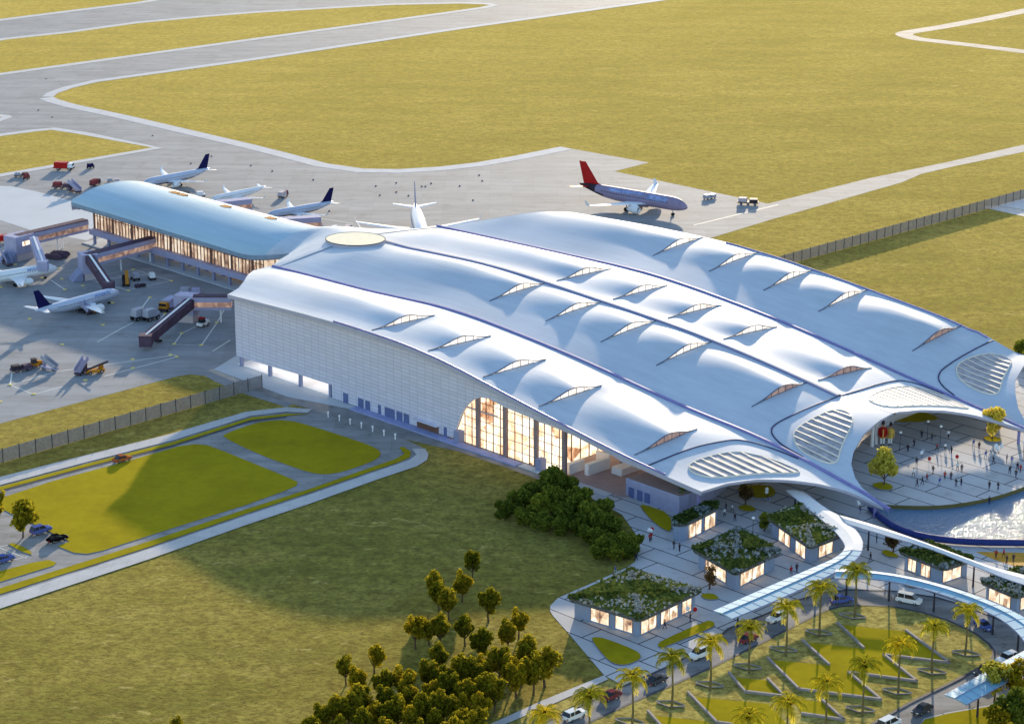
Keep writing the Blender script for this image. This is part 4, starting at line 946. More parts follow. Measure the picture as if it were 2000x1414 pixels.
def gse(kind, label, px, heading, cols=None, sc=1.0, group='ground vehicles on the apron'):
    g = at(*px, .03)
    nm = {'tug': 'baggage_tug', 'stairs': 'boarding_stairs', 'loader': 'belt_loader', 'dolly': 'cargo_dolly', 'truck': 'service_truck', 'tarp': 'covered_dolly', 'cart': 'baggage_cart'}[kind]
    o = thing(nm, label, nm.replace('_', ' '), (g.x, g.y, .03), R(heading), group); o.scale = (sc,)*3
    c1, c2 = cols or ('orange', 'dark')
    if kind == 'tug':
        b = MB(); b.box((0, 0, .75), (3.2, 1.7, .7), 0); b.box((1.0, 0, 1.25), (1.1, 1.5, .4), 0); b.build('body', [c1], o)
        b = MB(); b.box((-.5, 0, 1.6), (1.2, 1.5, 1.1), 0, 0, .8); b.box((-.5, 0, 2.2), (1.4, 1.6, .1), 1); b.build('cab', ['carglass', c2], o); wheels(o, (1.0, -1.0), .75, .42)
    elif kind == 'cart':
        b = MB(); b.box((0, 0, .7), (2.9, 1.7, .15), 1); b.box((-.2, 0, 1.4), (2.3, 1.6, 1.3), 0, 0, .86); b.box((1.25, 0, .95), (.5, 1.4, .5), 0); b.build('body', [c1, c2], o); wheels(o, (.95, -.95), .7, .36)
    elif kind == 'stairs':
        b = MB(); n = 12
        for i in range(n): b.box((-2.6+i*.45, 0, .8+i*.22), (.5, 1.7, .14), 0)
        for sd in (1, -1): b.beam((-2.8, .9*sd, 1.5), (2.6, .9*sd, 4.2), .12, 1.3, 0)
        b.box((3.1, 0, 3.3), (1.2, 1.8, .15), 0); b.build('stair_flight', c1, o)
        b = MB(); b.box((0, 0, .65), (6, 1.9, .5), 0); b.box((2.0, 0, 1.9), (.3, 1.4, 2.2), 0); b.build('chassis', c2, o); wheels(o, (2, -2), .8, .42)
    elif kind == 'loader':
        b = MB(); b.box((0, 0, .8), (4.6, 1.9, .7), 0); b.box((1.7, .5, 1.6), (1.1, .9, 1.1), 0); b.build('body', c1, o)
        b = MB(); b.beam((-3.2, -.3, 1.0), (3.4, -.3, 2.8), .9, .25); b.build('conveyor', c2, o); wheels(o, (1.5, -1.5), .8, .5)
    elif kind == 'dolly':
        b = MB(); b.box((0, 0, .6), (5.5, 2.2, .25), 0); b.box((-1.4, 0, 1.2), (2.3, 2.0, 1.0), 1, 0, .9); b.box((1.4, 0, 1.1), (2.2, 2.0, .8), 0, .1, .92); b.build('bed', [c1, c2], o); wheels(o, (1.8, 0, -1.8), .85, .32)
    elif kind == 'truck':
        b = MB(); b.box((-.8, 0, 1.6), (4.4, 2.2, 1.9), 0, 0, .93); b.box((0, 0, .75), (6.4, 2.1, .35), 1); b.build('body', [c1, 'dark'], o)
        b = MB(); b.box((2.3, 0, 1.5), (1.6, 2.1, 1.5), 0, 0, .85); b.box((2.75, 0, 1.8), (.75, 1.8, .55), 1); b.build('cab', [c2, 'carglass'], o); wheels(o, (2.1, -1.6), .9, .48)
    elif kind == 'tarp':
        for dy, dx in ((-2.0, -.6), (0, .3), (2.0, 0)):
            b = MB(); b.box((dx, dy, .75), (6.2, 1.7, .8), 0, 0, .86); b.box((dx, dy, 1.3), (5.2, 1.3, .4), 0, 0, .8); b.build('cover', c1, o)
        wheels(o, (1.8, -1.8), 2.4, .3)
    return o
for a in (('dolly', 'dark cargo dolly at the end of the row by the white stand line', (42, 724), 30, ('darkpurple', 'dark')), ('tug', 'orange tug standing between the dark dolly and the grey steps', (70, 716), 40),
          ('stairs', 'grey boarding stairs beside the orange tug on the lower apron', (97, 722), 150, ('greypaint', 'purple'), .8), ('stairs', 'lilac boarding stairs next to the orange loader on the lower apron', (160, 729), 70, ('purple', 'darkpurple'), .85),
          ('loader', 'orange belt loader with black wheels on the lower apron', (186, 729), 25, ('orange', 'dark')), ('tarp', 'three dollies under dark covers between the first two jet bridges', (112, 503), -15, ('darkpurple', 'dark')),
          ('truck', 'red and dark truck cut by the left photo edge', (8, 473), 10, ('red', 'dark'), .9), ('stairs', 'blue grey boarding stairs at the foot of the first jet bridge', (14, 517), 120, ('bluecol', 'darkpurple'), .9),
          ('loader', 'orange and dark loader standing upright behind the white carts', (246, 556), 100, ('dark', 'orange'), 1.1), ('cart', 'white baggage cart beside the orange loader near the pier', (264, 547), 120, ('greypaint', 'dark'), 1.1),
          ('cart', 'white baggage cart standing alone on the stand line near the pier', (297, 546), 110, ('white', 'dark'), 1.0), ('dolly', 'low dark dolly between the two white carts', (274, 561), 30, ('dark', 'darkpurple'), .6),
          ('cart', 'left one of two lilac carts side by side near the sloping arm', (272, 624), 50, ('greypaint', 'dark'), 1.55), ('cart', 'right one of two lilac carts side by side near the sloping arm', (295, 625), 50, ('greypaint', 'dark'), 1.55),
          ('truck', 'tall dark and orange truck with pale blue top by the sloping arm', (330, 604), 250, ('purple', 'orange'), 1.2), ('tug', 'red and white tug beneath the terminal corner jet bridge', (397, 637), 60, ('white', 'red'), 1.1),
          ('dolly', 'grey mesh dolly behind the terminal corner jet bridge', (372, 574), 0, ('purple', 'greypaint'), 1.1), ('truck', 'red and white truck by the far grass edge', (125, 332), -10, ('red', 'white'), 1.1),
          ('cart', 'small navy and white cart by the far grass edge', (177, 329), 60, ('navy', 'dark'), .9), ('dolly', 'long dark dolly on the far shoulder line', (42, 345), 10, ('dark', 'greypaint'), .9),
          ('cart', 'brown cart just below the far shoulder line', (52, 350), 80, ('maroon', 'dark'), .9), ('dolly', 'purple dark dolly behind the pier end', (122, 368), -8, ('darkpurple', 'maroon'), 1.2),
          ('stairs', 'grey boarding stairs behind the pier end', (146, 376), 140, ('purple', 'darkpurple'), .9), ('truck', 'maroon truck peeking over the pier end roof', (186, 362), 70, ('maroon', 'dark'), .8),
          ('dolly', 'pinkish dolly peeking over the pier roof', (222, 356), 5, ('pink', 'greypaint'), .8), ('dolly', 'long dark dolly under the farthest navy-tailed plane', (352, 384), -20, ('dark', 'darkpurple'), 1.2),
          ('cart', 'small white cart between two planes behind the pier', (392, 386), 20, ('white', 'dark'), 1.0), ('truck', 'pink and grey truck alone behind the small navy-tailed plane', (553, 385), 70, ('pink', 'maroon'), .8),
          ('cart', 'white cart beside the plane seen from its tail', (655, 452), 30, ('white', 'dark'), .9), ('cart', 'pinkish round-topped cart beside the plane seen from its tail', (680, 455), 70, ('pink', 'dark'), 1.2),
          ('dolly', 'pale grey dolly near the grass right of the red-tailed plane', (1386, 388), 40, ('greypaint', 'greypaint'), .9), ('dolly', 'dark and pink flat dolly at the far corner of the apron', (1461, 399), -12, ('dark', 'pink'), 1.25),
          ('stairs', 'grey boarding stairs under the wing of the near navy-tailed plane', (165, 612), 140, ('purple', 'dark'), .9), ('loader', 'dark belt loader behind the wing of the near navy-tailed plane', (122, 607), 40, ('darkpurple', 'dark'), 1.0),
          ('tug', 'orange tug under the wing of the near navy-tailed plane', (186, 611), 60, ('orange', 'dark'), .8)):
    gse(*a)
# markers
mk = MB(); mk.lathe_z([(0, .55), (.12, .55), (.2, .3)], 10)
mkme = mk.mesh('stand_marker', 'lamp_y')
for i, (x, y) in enumerate([(24, 722), (20, 752), (66, 770), (122, 673), (201, 635), (58, 623), (259, 702), (260, 719), (333, 693), (345, 697), (167, 743), (127, 566), (121, 545), (30, 517), (162, 558), (335, 549), (251, 568), (260, 527), (293, 581), (276, 601), (322, 613), (340, 672), (393, 674), (423, 630), (220, 592), (114, 525), (0, 785), (2, 561), (83, 543), (355, 651)]):
    o = bpy.data.objects.new('stand_marker', mkme); COL.objects.link(o); g = at(x, y, .03); o.location = g
    tag(o, 'small round yellow marker on the apron at a stand line', 'marker', 'yellow stand markers on the apron')
# fences
def fence(label, p0, p1, n, h=3.3):
    a, c = at(*p0), at(*p1); o = thing('fence', label, 'fence', a); d = c-a
    b = MB(); b.beam(Vector((0, 0, h/2)), d+Vector((0, 0, h/2)), .08, h-.1); b.build('fence_panel', 'fencemesh', o)
    pm = MB().box((0, 0, h/2+.1), (.2, .2, h+.2)).mesh('post', 'fencepost')
    for i in range(n+1):
        q = bpy.data.objects.new('post', pm); COL.objects.link(q); q.parent = o; q.location = d*(i/n)
fence('grey mesh perimeter fence crossing the grass left of the terminal', (-60, 922), (512, 757), 19)
fence('grey mesh perimeter fence crossing the grass right of the terminal roof', (1480, 533), (2060, 372), 38)
bol = MB(); bol.lathe_z([(0, .12), (.9, .12), (.95, .22), (1.15, .22), (1.25, .08)], 10); bolm = bol.mesh('bollard', 'white')
for x, y in ((641, 815), (663, 822), (684, 829), (706, 836), (728, 843), (750, 851), (772, 858)):
    o = bpy.data.objects.new('bollard', bolm); COL.objects.link(o); o.location = at(x, y, .05); o.scale = (1.2,)*3
    tag(o, 'short white bollard lamp in the row along the terminal side path', 'bollard', 'white bollards along the terminal side')

# ------------------------------------------------------------------ trees
def crown_mesh(name, m, r, h, n, leaf, seed, gap=.25):
    rr = random.Random(seed); b = MB(); cl = []
    for i in range(16):
        u = Vector((rr.gauss(0, 1), rr.gauss(0, 1), rr.gauss(0, 1))).normalized(); cl.append((u*rr.uniform(.45, .78), rr.uniform(.28, .46)))
    cl.append((Vector((0, 0, 0)), .55))
    for i in range(n):
        c, q = cl[rr.randrange(len(cl))]
        u = Vector((rr.gauss(0, 1), rr.gauss(0, 1), rr.gauss(0, 1))).normalized()*q*rr.random()**.35
        p = c+u; leafq(b, Vector((p.x*r, p.y*r, p.z*h)), leaf, rr, 0, 1.0)
    return b.mesh(name, m)
def tree_proto(name, label, cat, m, r, h, tr, n, leaf, seed, group=None):
    o = thing(name, label, cat, (0, 0, -50), 0, group)
    c = bpy.data.objects.new('crown', crown_mesh('crown', m, r, h, n, leaf, seed)); COL.objects.link(c); c.parent = o; c.location = (0, 0, tr+h*.7)
    b = MB(); rr = random.Random(seed+1); zt = tr+h*.5
    b.tube([(0, 0, -.1), (.1, .05, tr*.5), (.05, -.1, zt)], [.22, .16, .09], 7)
    for i in range(5):
        a = i*1.3+rr.random(); z0 = tr*.55+rr.random()*.5; b.tube([(.08, 0, z0), (math.cos(a)*r*.35, math.sin(a)*r*.35, z0+h*.35), (math.cos(a)*r*.62, math.sin(a)*r*.62, z0+h*.75)], [.1, .07, .03], 5)
    b.build('trunk', 'bark', o); return o
protos = [tree_proto('round_tree', 'x', 'tree', 'leafolive', 2.15, 2.5, 2.4, 2300, .36, 10+i) for i in range(3)]
used = [False]*3
def plant_from(protos, used, x, y, ht, label, group, zz=0.0, base_h=7.0, cy=None):
    """x, y: crown centre in the survey; ht: tree height"""
    i = rnd.randrange(len(protos)); k = ht/base_h
    zc = ht*.62+zz; g = at(x, y, zc)
    loc = (g.x, g.y, zz)
    if not used[i]:
        used[i] = True; o = protos[i]; o.location = loc; o.rotation_euler = (0, 0, rnd.random()*6.28); o.scale = (k*rnd.uniform(.92, 1.1), k*rnd.uniform(.92, 1.1), k)
        o['label'] = label; o['group'] = group
    else: o = dup(protos[i], loc, rnd.random()*6.28, (k*rnd.uniform(.9, 1.12), k*rnd.uniform(.9, 1.12), k), label, group)
    return o
G1 = 'round olive trees on the lower grass field'
for x, y, h in ((922, 1095, 6.6),): plant_from(protos, used, x, y, h, 'highest and smallest dark round tree standing alone in the shaded field', G1)
for x, y, h in ((849, 1133, 7), (902, 1135, 7), (857, 1156, 7), (876, 1170, 7)): plant_from(protos, used, x, y, h, 'round olive tree in the group of four just below the lone tree', G1)
plant_from(protos, used, 954, 1170, 7.5, 'round olive tree with a thin bare stem standing alone at the shadow edge', G1)
for x, y, h in ((811, 1222, 7.5), (838, 1225, 6), (860, 1220, 7)): plant_from(protos, used, x, y, h, 'round olive tree in the tight group left of the middle of the grove', G1)
for x, y, h in ((908, 1222, 6.6), (938, 1250, 7.8)): plant_from(protos, used, x, y, h, 'round olive tree in the leaning pair in the middle of the grove', G1)
for x, y, h in ((993, 1231, 7), (1013, 1208, 6.5)): plant_from(protos, used, x, y, h, 'round olive tree in the pair at the upper right of the grove', G1)
plant_from(protos, used, 730, 1278, 6, 'small round olive tree standing apart on the sunlit grass', G1)
for x, y, h in ((675, 1299, 6.2), (699, 1322, 6.2)): plant_from(protos, used, x, y, h, 'round olive tree in the slim pair at the left of the grove', G1)
for x, y, h in ((1027, 1267, 8), (1064, 1288, 8.6)): plant_from(protos, used, x, y, h, 'tall round olive tree at the right end of the grove with a long stem', G1)
for x, y in ((860, 1280), (891, 1300), (972, 1288), (791, 1326), (751, 1331), (834, 1312), (864, 1320), (921, 1308), (996, 1300), (950, 1302), (702, 1360), (755, 1362), (789, 1352), (842, 1350), (876, 1339), (912, 1346), (936, 1338), (630, 1397), (662, 1382), (808, 1401), (706, 1405), (760, 1388), (826, 1377), (864, 1373), (898, 1377), (1040, 1308), (1010, 1318), (680, 1375), (730, 1392), (780, 1385), (850, 1402), (900, 1405), (940, 1376), (965, 1340), (610, 1420), (660, 1418), (930, 1408), (880, 1425), (760, 1425), (820, 1428)):
    plant_from(protos, used, x+rnd.uniform(-4, 4), y+rnd.uniform(-3, 3), rnd.uniform(6.4, 8.2), 'round olive tree packed in the dense lower grove at the bottom of the photo', G1)
plant_from(protos, used, 345, 1412, 4, 'round bush crown peeking in at the bottom edge of the grass field', G1)
dprotos = [tree_proto('dark_tree', 'x', 'tree', 'leafdark', 3.3, 2.9, 1.0, 2400, .6, 40+i) for i in range(2)]
dused = [False]*2
G2 = 'dark trees beside the plaza edge'
plant_from(dprotos, dused, 1078, 930, 8.5, 'tallest dark green tree in front of the glazed terminal wall', G2)
for x, y, h in ((1015, 967, 6.5), (985, 986, 5.5), (1053, 978, 7), (1125, 963, 8), (1102, 990, 7.5), (1147, 992, 7), (1057, 1008, 5.5), (1085, 960, 7.5), (1025, 998, 5.5), (1166, 1008, 6.5), (1130, 1012, 6), (1095, 1018, 5), (1040, 950, 6), (1175, 985, 6.5), (1150, 1030, 5.5), (1190, 1015, 6), (1165, 1040, 5), (1105, 940, 7)):
    plant_from(dprotos, dused, x, y, h, 'dark green tree in the dense clump between shaded grass and plaza', G2, 0, 7.2)
for x, y, h in ((1200, 1052, 6.2), (1222, 1050, 6), (1183, 1055, 5.5), (1228, 1066, 4.6), (1205, 1070, 4.6), (1170, 1068, 4.5), (1235, 1048, 5)): plant_from(dprotos, dused, x, y, h, 'dark green bushy tree with yellow tips at the plaza corner', G2, 0, 7.2)
for x, y, h in ((1996, 672, 6), (2012, 690, 7)): plant_from(dprotos, dused, x, y, h, 'dark tree at the right photo edge behind the terminal front', G2, 0, 7.2)
def single(name, label, m, x, y, ht, r, h, tr, n, leaf, seed, zz=0.0, base=None):
    o = tree_proto(name, label, 'tree', m, r, h, tr, n, leaf, seed)
    zc = zz+tr+h*.7; g = at(x, y, zc); o.location = (g.x, g.y, zz); return o
single('golden_tree', 'golden leaved tree on the plaza just below the red statues', 'leafgold', 1728, 908, 9, 3.2, 3.6, 2.2, 2000, .55, 71, 1.2)
single('golden_tree', 'golden leaved tree on the plaza at the right photo edge', 'leafgold', 1940, 818, 9, 3.0, 3.7, 2.4, 2000, .55, 72, 1.2)
single('young_tree', 'thin young tree with bronze leaves between two green-roofed kiosks', 'leafbrown', 1386, 1122, 5, 2.0, 2.2, 1.6, 420, .4, 73)
single('young_tree', 'dark round tree beside the kiosk with the long planted roof', 'leafdark', 1493, 1015, 5, 1.5, 2.0, 1.2, 800, .4, 74)
single('young_tree', 'bronze tree in the shade below the roof front', 'leafbrown', 1456, 960, 5, 2.0, 2.3, 1.6, 700, .42, 75)
single('young_tree', 'brown bushy tree beside the white upper canopy', 'leafbrown', 1745, 1053, 5, 2.1, 2.0, 1.6, 800, .42, 76)
single('broad_tree', 'ragged olive tree on the small car park island', 'leafolive', 42, 1005, 8, 3.0, 3.6, 2.6, 650, .9, 77)
single('broad_tree', 'olive tree cut by the left photo edge beside the yellow lawn', 'leafolive', -14, 985, 8, 3.0, 3.4, 2.4, 650, .9, 78)
single('broad_tree', 'bright golden spreading tree over the lower right canopy', 'leafgold', 1945, 1318, 8, 3.0, 3.0, 3.2, 1800, .5, 79)
single('broad_tree', 'golden olive tree at the right photo edge beyond the spreading one', 'leafolive', 1990, 1320, 8, 3.2, 3.2, 3.0, 1800, .5, 80)
single('broad_tree', 'dark green tree filling the bottom right corner', 'leafdark', 1985, 1378, 8, 3.6, 3.4, 2.0, 2200, .55, 81)
single('broad_tree', 'low olive tree in the bottom right corner under the dark one', 'leafolive', 1945, 1400, 6, 2.6, 2.4, 1.2, 1600, .5, 82)
# palms
def palm_proto():
    o = thing('palm_tree', 'x', 'palm tree', (0, 0, -50)); H = 8.6
    b = MB(); b.tube([(0, 0, 0), (.12, .05, 3), (.05, 0, 6), (0, 0, H)], [.24, .17, .15, .17], 8); b.build('trunk', 'palmbark', o)
    b = MB(); rr = random.Random(3)
    for i in range(22):
        a = i*2.399+rr.uniform(-.2, .2); up = rr.uniform(.15, 1.25); ln = rr.uniform(3.1, 3.9); pts = []
        dirv = Vector((math.cos(a), math.sin(a), 0)); p = Vector((0, 0, H)); el = up
        for j in range(8): pts.append(p.copy()); p += (dirv*math.cos(el)+Vector((0, 0, math.sin(el))))*ln/7; el -= .24+.05*j*.6
        side = Vector((-dirv.y, dirv.x, 0))
        for j in range(7):
            c = pts[j].lerp(pts[j+1], .5); w = .80*(1-abs(j-2.6)/6.2); d = (pts[j+1]-pts[j]).normalized()
            for sg in (1, -1):
                for h in (0, .5):
                    q = pts[j].lerp(pts[j+1], h); tip = q+side*sg*w+d*.35+Vector((0, 0, -.28*w-.1))
                    b.add([q, q+d*.2, tip+d*.1, tip], [(0, 1, 2, 3)], 1 if j < 1 else 0)
            b.beam(pts[j], pts[j+1], .06, .05, 1)
    b.build('frond', ['palm', 'palmcore'], o)
    b = MB(); b.lathe_z([(-.5, .12), (0, .4), (.5, .35), (1.0, .1)], 8, 0, (0, 0, H)); b.build('heart', 'palmcore', o); return o
pp = palm_proto(); first = True
def palm(x, y, label):                      # x, y: crown centre
    global first
    h = rnd.uniform(1.0, 1.12); g = at(x, y, 8.6*h+.2); loc = (g.x, g.y, .2)
    if first: first = False; o = pp; o.location = loc; o.scale = (h,)*3; o['label'] = label
    else: o = dup(pp, loc, rnd.random()*6.28, h, label)
    o['group'] = 'palms on the drive island'; return g
PL = [((1673, 1118), 'palm at the very top of the drive island'), ((1604, 1151), 'palm second from the top along the drive kerb'), ((1538, 1189), 'palm in front of the white hatchback'), ((1466, 1228), 'palm in front of the upper maroon sedan'),
      ((1389, 1257), 'palm beside the white van'), ((1314, 1287), 'palm beside the dark grey sedan'), ((1236, 1325), 'palm between the dark grey and maroon sedans'), ((1152, 1362), 'palm just above the lowest white car'), ((1064, 1398), 'palm lowest on the left beside the footpath'),
      ((1825, 1228), 'palm on the right side of the drive island above the zigzag lawn'), ((1890, 1195), 'palm nearest the right end of the drive loop'), ((1759, 1262), 'palm standing in front of the top zigzag lawn point'), ((1689, 1302), 'palm in the middle of the zigzag lawn'), ((1615, 1338), 'palm over the lower left zigzag lawn'), ((1539, 1376), 'palm over the lawn at the bottom edge'), ((1462, 1402), 'palm at the bottom edge left of the lawns')]
for (x, y), lab in PL: palm(x, y, 'tall '+lab)
# boat-shaped planters round the palm feet
def planter(x, y, lab):
    g = at(x, y, .2); o = thing('planter', lab, 'planter', (g.x, g.y, .2), R(-20), 'leaf shaped planters on the drive island')
    b = MB(); out = []
    for i in range(24):
        a = 2*math.pi*i/24; r = 1.0; out.append(Vector((2.6*math.cos(a)*(abs(math.cos(a))**.3), 1.3*math.sin(a)*(1-.45*abs(math.cos(a))), 0)))
    b.tube([p+Vector((0, 0, .22)) for p in out+out[:1]], .13, 5, 0); b.build('rim', 'wallstone', o)
    MB().poly([p*.95 for p in out], 0, .15).build('soil', 'island', o)
for x, y, lab in ((1665, 1204, 'topmost leaf shaped planter on the drive island'), (1599, 1236, 'leaf shaped planter left of the top zigzag lawn'), (1530, 1269, 'leaf shaped planter by the kerb left of the zigzag'), (1460, 1303, 'leaf shaped planter above the small bright lawn'), (1386, 1338, 'leaf shaped planter beside the bend-ended low wall'), (1310, 1376, 'leaf shaped planter below the dark grey sedan'), (1230, 1410, 'leaf shaped planter lowest beside the kerb'),
                  (1820, 1312, 'leaf shaped planter right of the zigzag lawn'), (1752, 1351, 'leaf shaped planter below the middle zigzag point'), (1680, 1386, 'leaf shaped planter at the bottom right of the island'), (1887, 1277, 'leaf shaped planter in the right end of the island')):
    planter(x, y, lab)

# ------------------------------------------------------------------ kiosks
def kiosk(label, F, Lf, Rt, h, winL, winR, seed, grey=.4, over=.9, cut=None, dots=900):
    f, l, r = at(*F, .06), at(*Lf, .06), at(*Rt, .06); o = thing('kiosk', label, 'kiosk', (f.x, f.y, .06), 0, 'kiosks with planted roofs')
    l, r = l-f, r-f; f0 = Vector((0, 0, 0)); bk = l+r
    base = chaikin([f0, r, bk, l], 1) if cut else [f0, r, bk, l]
    b = MB(); b.prism(base, 0, h-.75, 0, 0); b.build('wall', 'kioskwall', o)
    c = (l+r)/2
    def grow(p, d): v = p-c; return p+v.normalized()*d
    edge = []; cor = [grow(p, over*1.7) for p in (f0, r, bk, l)]
    for i_ in range(4):
        a_, b_, c_ = cor[i_-1], cor[i_], cor[(i_+1) % 4]; k_ = 2.6 if cut else 1.1
        edge += [b_+(a_-b_).normalized()*k_, b_+(a_-b_).normalized()*k_*.35+(c_-b_).normalized()*k_*.35, b_+(c_-b_).normalized()*k_]
    b = MB(); b.prism([p for p in edge], h-.75, h, 0, 0); b.build('roof_slab', 'roofedge', o)
    rr = random.Random(seed); b = MB(); n = dots
    off = rr.random()*50
    for i in range(n):
        a = rr.random()*len(edge); j = int(a); q = edge[j].lerp(edge[(j+1) % len(edge)], a-j); p = c.lerp(q, math.sqrt(rr.random())*1.03)
        z = h+.12+.38*(1-((p-c).length/(q-c).length)**3)*(.6+.6*rr.random())
        gval = noise.noise(Vector((p.x*.12+off, p.y*.12, 0)))
        leafq(b, Vector((p.x, p.y, z)), .62, rr, 1 if gval > (.26-grey*.75) else 0, -.5)
    for i in range(n//4):
        a = rr.random()*len(edge); j = int(a); q = edge[j].lerp(edge[(j+1) % len(edge)], a-j); leafq(b, Vector((q.x, q.y, h-.1+rr.uniform(-.35, .25))), .5, rr, rr.random() < .3, 1)
    top = [Vector((p.x, p.y, h+.02)) for p in edge]; b.add(top, tess(top), 0)
    b.build('roof_planting', ['kgreen', 'kgrey'], o)
    for e, wins in ((l, winL), (r, winR)):
        d = e.normalized(); nrm = Vector((d.y, -d.x, 0)); nrm = nrm if nrm.y < 0 else -nrm
        for u0, u1 in wins:
            p, q = e*u0+nrm*.03, e*u1+nrm*.03
            w = MB().beam(p+Vector((0, 0, h*.44)), q+Vector((0, 0, h*.44)), .06, h*.72).build('window', 'litshop', o)
            b = MB(); b.beam(p+nrm*.05+Vector((0, 0, h*.82)), q+nrm*.05+Vector((0, 0, h*.82)), .25, .12)
            for t in (0, .5, 1): b.beam(p.lerp(q, t)+nrm*.04+Vector((0, 0, h*.08)), p.lerp(q, t)+nrm*.04+Vector((0, 0, h*.8)), .1, .1)
            b.build('window_frame', 'brown', w)
    return o
kiosk('largest green-roofed kiosk with four lit windows nearest the grass', (1248, 1243), (1122, 1204), (1357, 1190), 4.2, [(.10, .36), (.46, .74)][::-1], [(.03, .3), (.38, .68), (.76, .93)], 1, .35, dots=1300)
kiosk('square green-roofed kiosk with a grey shrub half, beside the bronze young tree', (1436, 1152), (1364, 1108), (1512, 1112), 4.2, [(.25, .8)], [(.12, .72)], 2, .5, dots=1100)
kiosk('rounded kiosk with dark planting just below the roof tip', (1330, 1062), (1310, 1050), (1405, 1024), 4.2, [], [(.2, .52), (.6, .88)], 3, .1, .5, True, 600)
kiosk('green-roofed kiosk with pale shrubs beside the forked canopy', (1580, 1100), (1507, 1046), (1640, 1074), 4.2, [(.1, .35), (.5, .8)], [(.3, .75)], 4, .45, dots=1000)
kiosk('green-roofed kiosk between the two long canopies', (1838, 1141), (1766, 1112), (1888, 1124), 4.0, [(.3, .55), (.68, .9)], [(.05, .75)], 5, .2, dots=900)
kiosk('green-roofed kiosk cut by the right photo edge', (1985, 1196), (1925, 1170), (2050, 1172), 4.0, [(.2, .9)], [(.1, .8)], 6, .35, dots=700)

# ------------------------------------------------------------------ canopies
def canopy(label, up, lo, z, m, posts, rib=True):
    u = chaikin([at(x, y, z) for x, y in up], 2, False); l = chaikin([at(x, y, z) for x, y in lo], 2, False)
    def res(p, n):
        d = [0]
        for a, c in zip(p, p[1:]): d.append(d[-1]+(c-a).length)
        out = []
        for i in range(n+1):
            t = d[-1]*i/n; j = max(k for k in range(len(d)) if d[k] <= t+1e-6); j = min(j, len(p)-2); out.append(p[j].lerp(p[j+1], (t-d[j])/max(1e-6, d[j+1]-d[j])))
        return out
    n = 48; u, l = res(u, n), res(l, n); org = Vector((u[0].x, u[0].y, 0))
    o = thing('canopy', label, 'canopy', org, 0, 'walkway canopies on the forecourt'); u = [p-org for p in u]; l = [p-org for p in l]
    b = MB(); dz = Vector((0, 0, .25)); sag = Vector((0, 0, .25))
    mid = [(a+c)/2+sag for a, c in zip(u, l)]
    b.grid([u, mid, l]); b.grid([[p-dz for p in l], [p-dz for p in mid], [p-dz for p in u]])
    for e in (u, l): b.grid([e, [p-dz for p in e]])
    b.add([u[0], mid[0], l[0], l[0]-dz, mid[0]-dz, u[0]-dz], [(0, 1, 2, 3, 4, 5)]); b.add([u[-1], mid[-1], l[-1], l[-1]-dz, mid[-1]-dz, u[-1]-dz], [(5, 4, 3, 2, 1, 0)])
    b.build('canopy_roof', m, o, False, True)
    if rib:
        b = MB()
        for i in range(0, n+1, 3):
            b.beam(u[i]+Vector((0, 0, .02)), mid[i]+Vector((0, 0, .02)), .07, .04); b.beam(mid[i]+Vector((0, 0, .02)), l[i]+Vector((0, 0, .02)), .07, .04)
        b.tube([p+Vector((0, 0, .06)) for p in mid], .07, 4); b.build('glazing_bar', 'bluecol', o)
    b = MB()
    for e in (u, l): b.tube([p+Vector((0, 0, -.1)) for p in e], .13, 5)
    b.build('edge_beam', 'bluecol' if rib else 'fascia', o)
    for f in posts:
        i = int(f*n); p = l[i].lerp(u[i], .2); MB().lathe_z([(0, .22), (p.z-.2, .16)], 8, 0, (p.x, p.y, 0)).build('post', 'frame', o)
canopy('white canopy curling from under the roof front into the fork', [(1570, 960), (1612, 992), (1645, 1010), (1670, 1032), (1686, 1056), (1683, 1075)], [(1535, 957), (1600, 1010), (1632, 1037), (1648, 1058), (1652, 1068), (1646, 1076)], 4.6, 'canopywhite', (.1, .5), False)
canopy('pale blue glass canopy sloping from the fork down to the left', [(1646, 1077), (1630, 1090), (1590, 1107), (1500, 1145), (1393, 1192)], [(1683, 1076), (1672, 1094), (1632, 1118), (1540, 1162), (1430, 1208)], 4.6, 'canopyblue', (.15, .4, .65, .95))
canopy('long white canopy running from the fork to the right photo edge', [(1640, 1006), (1700, 1022), (1760, 1042), (1850, 1075), (1930, 1105), (2000, 1122), (2100, 1150)], [(1655, 1022), (1730, 1045), (1800, 1065), (1880, 1095), (1960, 1128), (2000, 1141), (2100, 1170)], 4.8, 'canopywhite', (.12, .35, .6), False)
canopy('long curved pale blue glass canopy above the drive loop', [(1634, 1110), (1690, 1113), (1760, 1122), (1830, 1138), (1900, 1160), (1960, 1184), (2000, 1204), (2060, 1245), (2080, 1290)], [(1630, 1129), (1690, 1128), (1750, 1135), (1830, 1156), (1900, 1181), (1955, 1207), (1990, 1236), (2010, 1265), (2015, 1290)], 4.6, 'canopyblue', (.05, .2, .36, .5, .62, .75, .9))
canopy('pale blue glass canopy end beside the golden spreading tree', [(1845, 1356), (1925, 1312), (2000, 1270), (2075, 1235)], [(1887, 1375), (1930, 1352), (2000, 1312), (2100, 1260)], 4.6, 'canopyblue', (.15, .6))

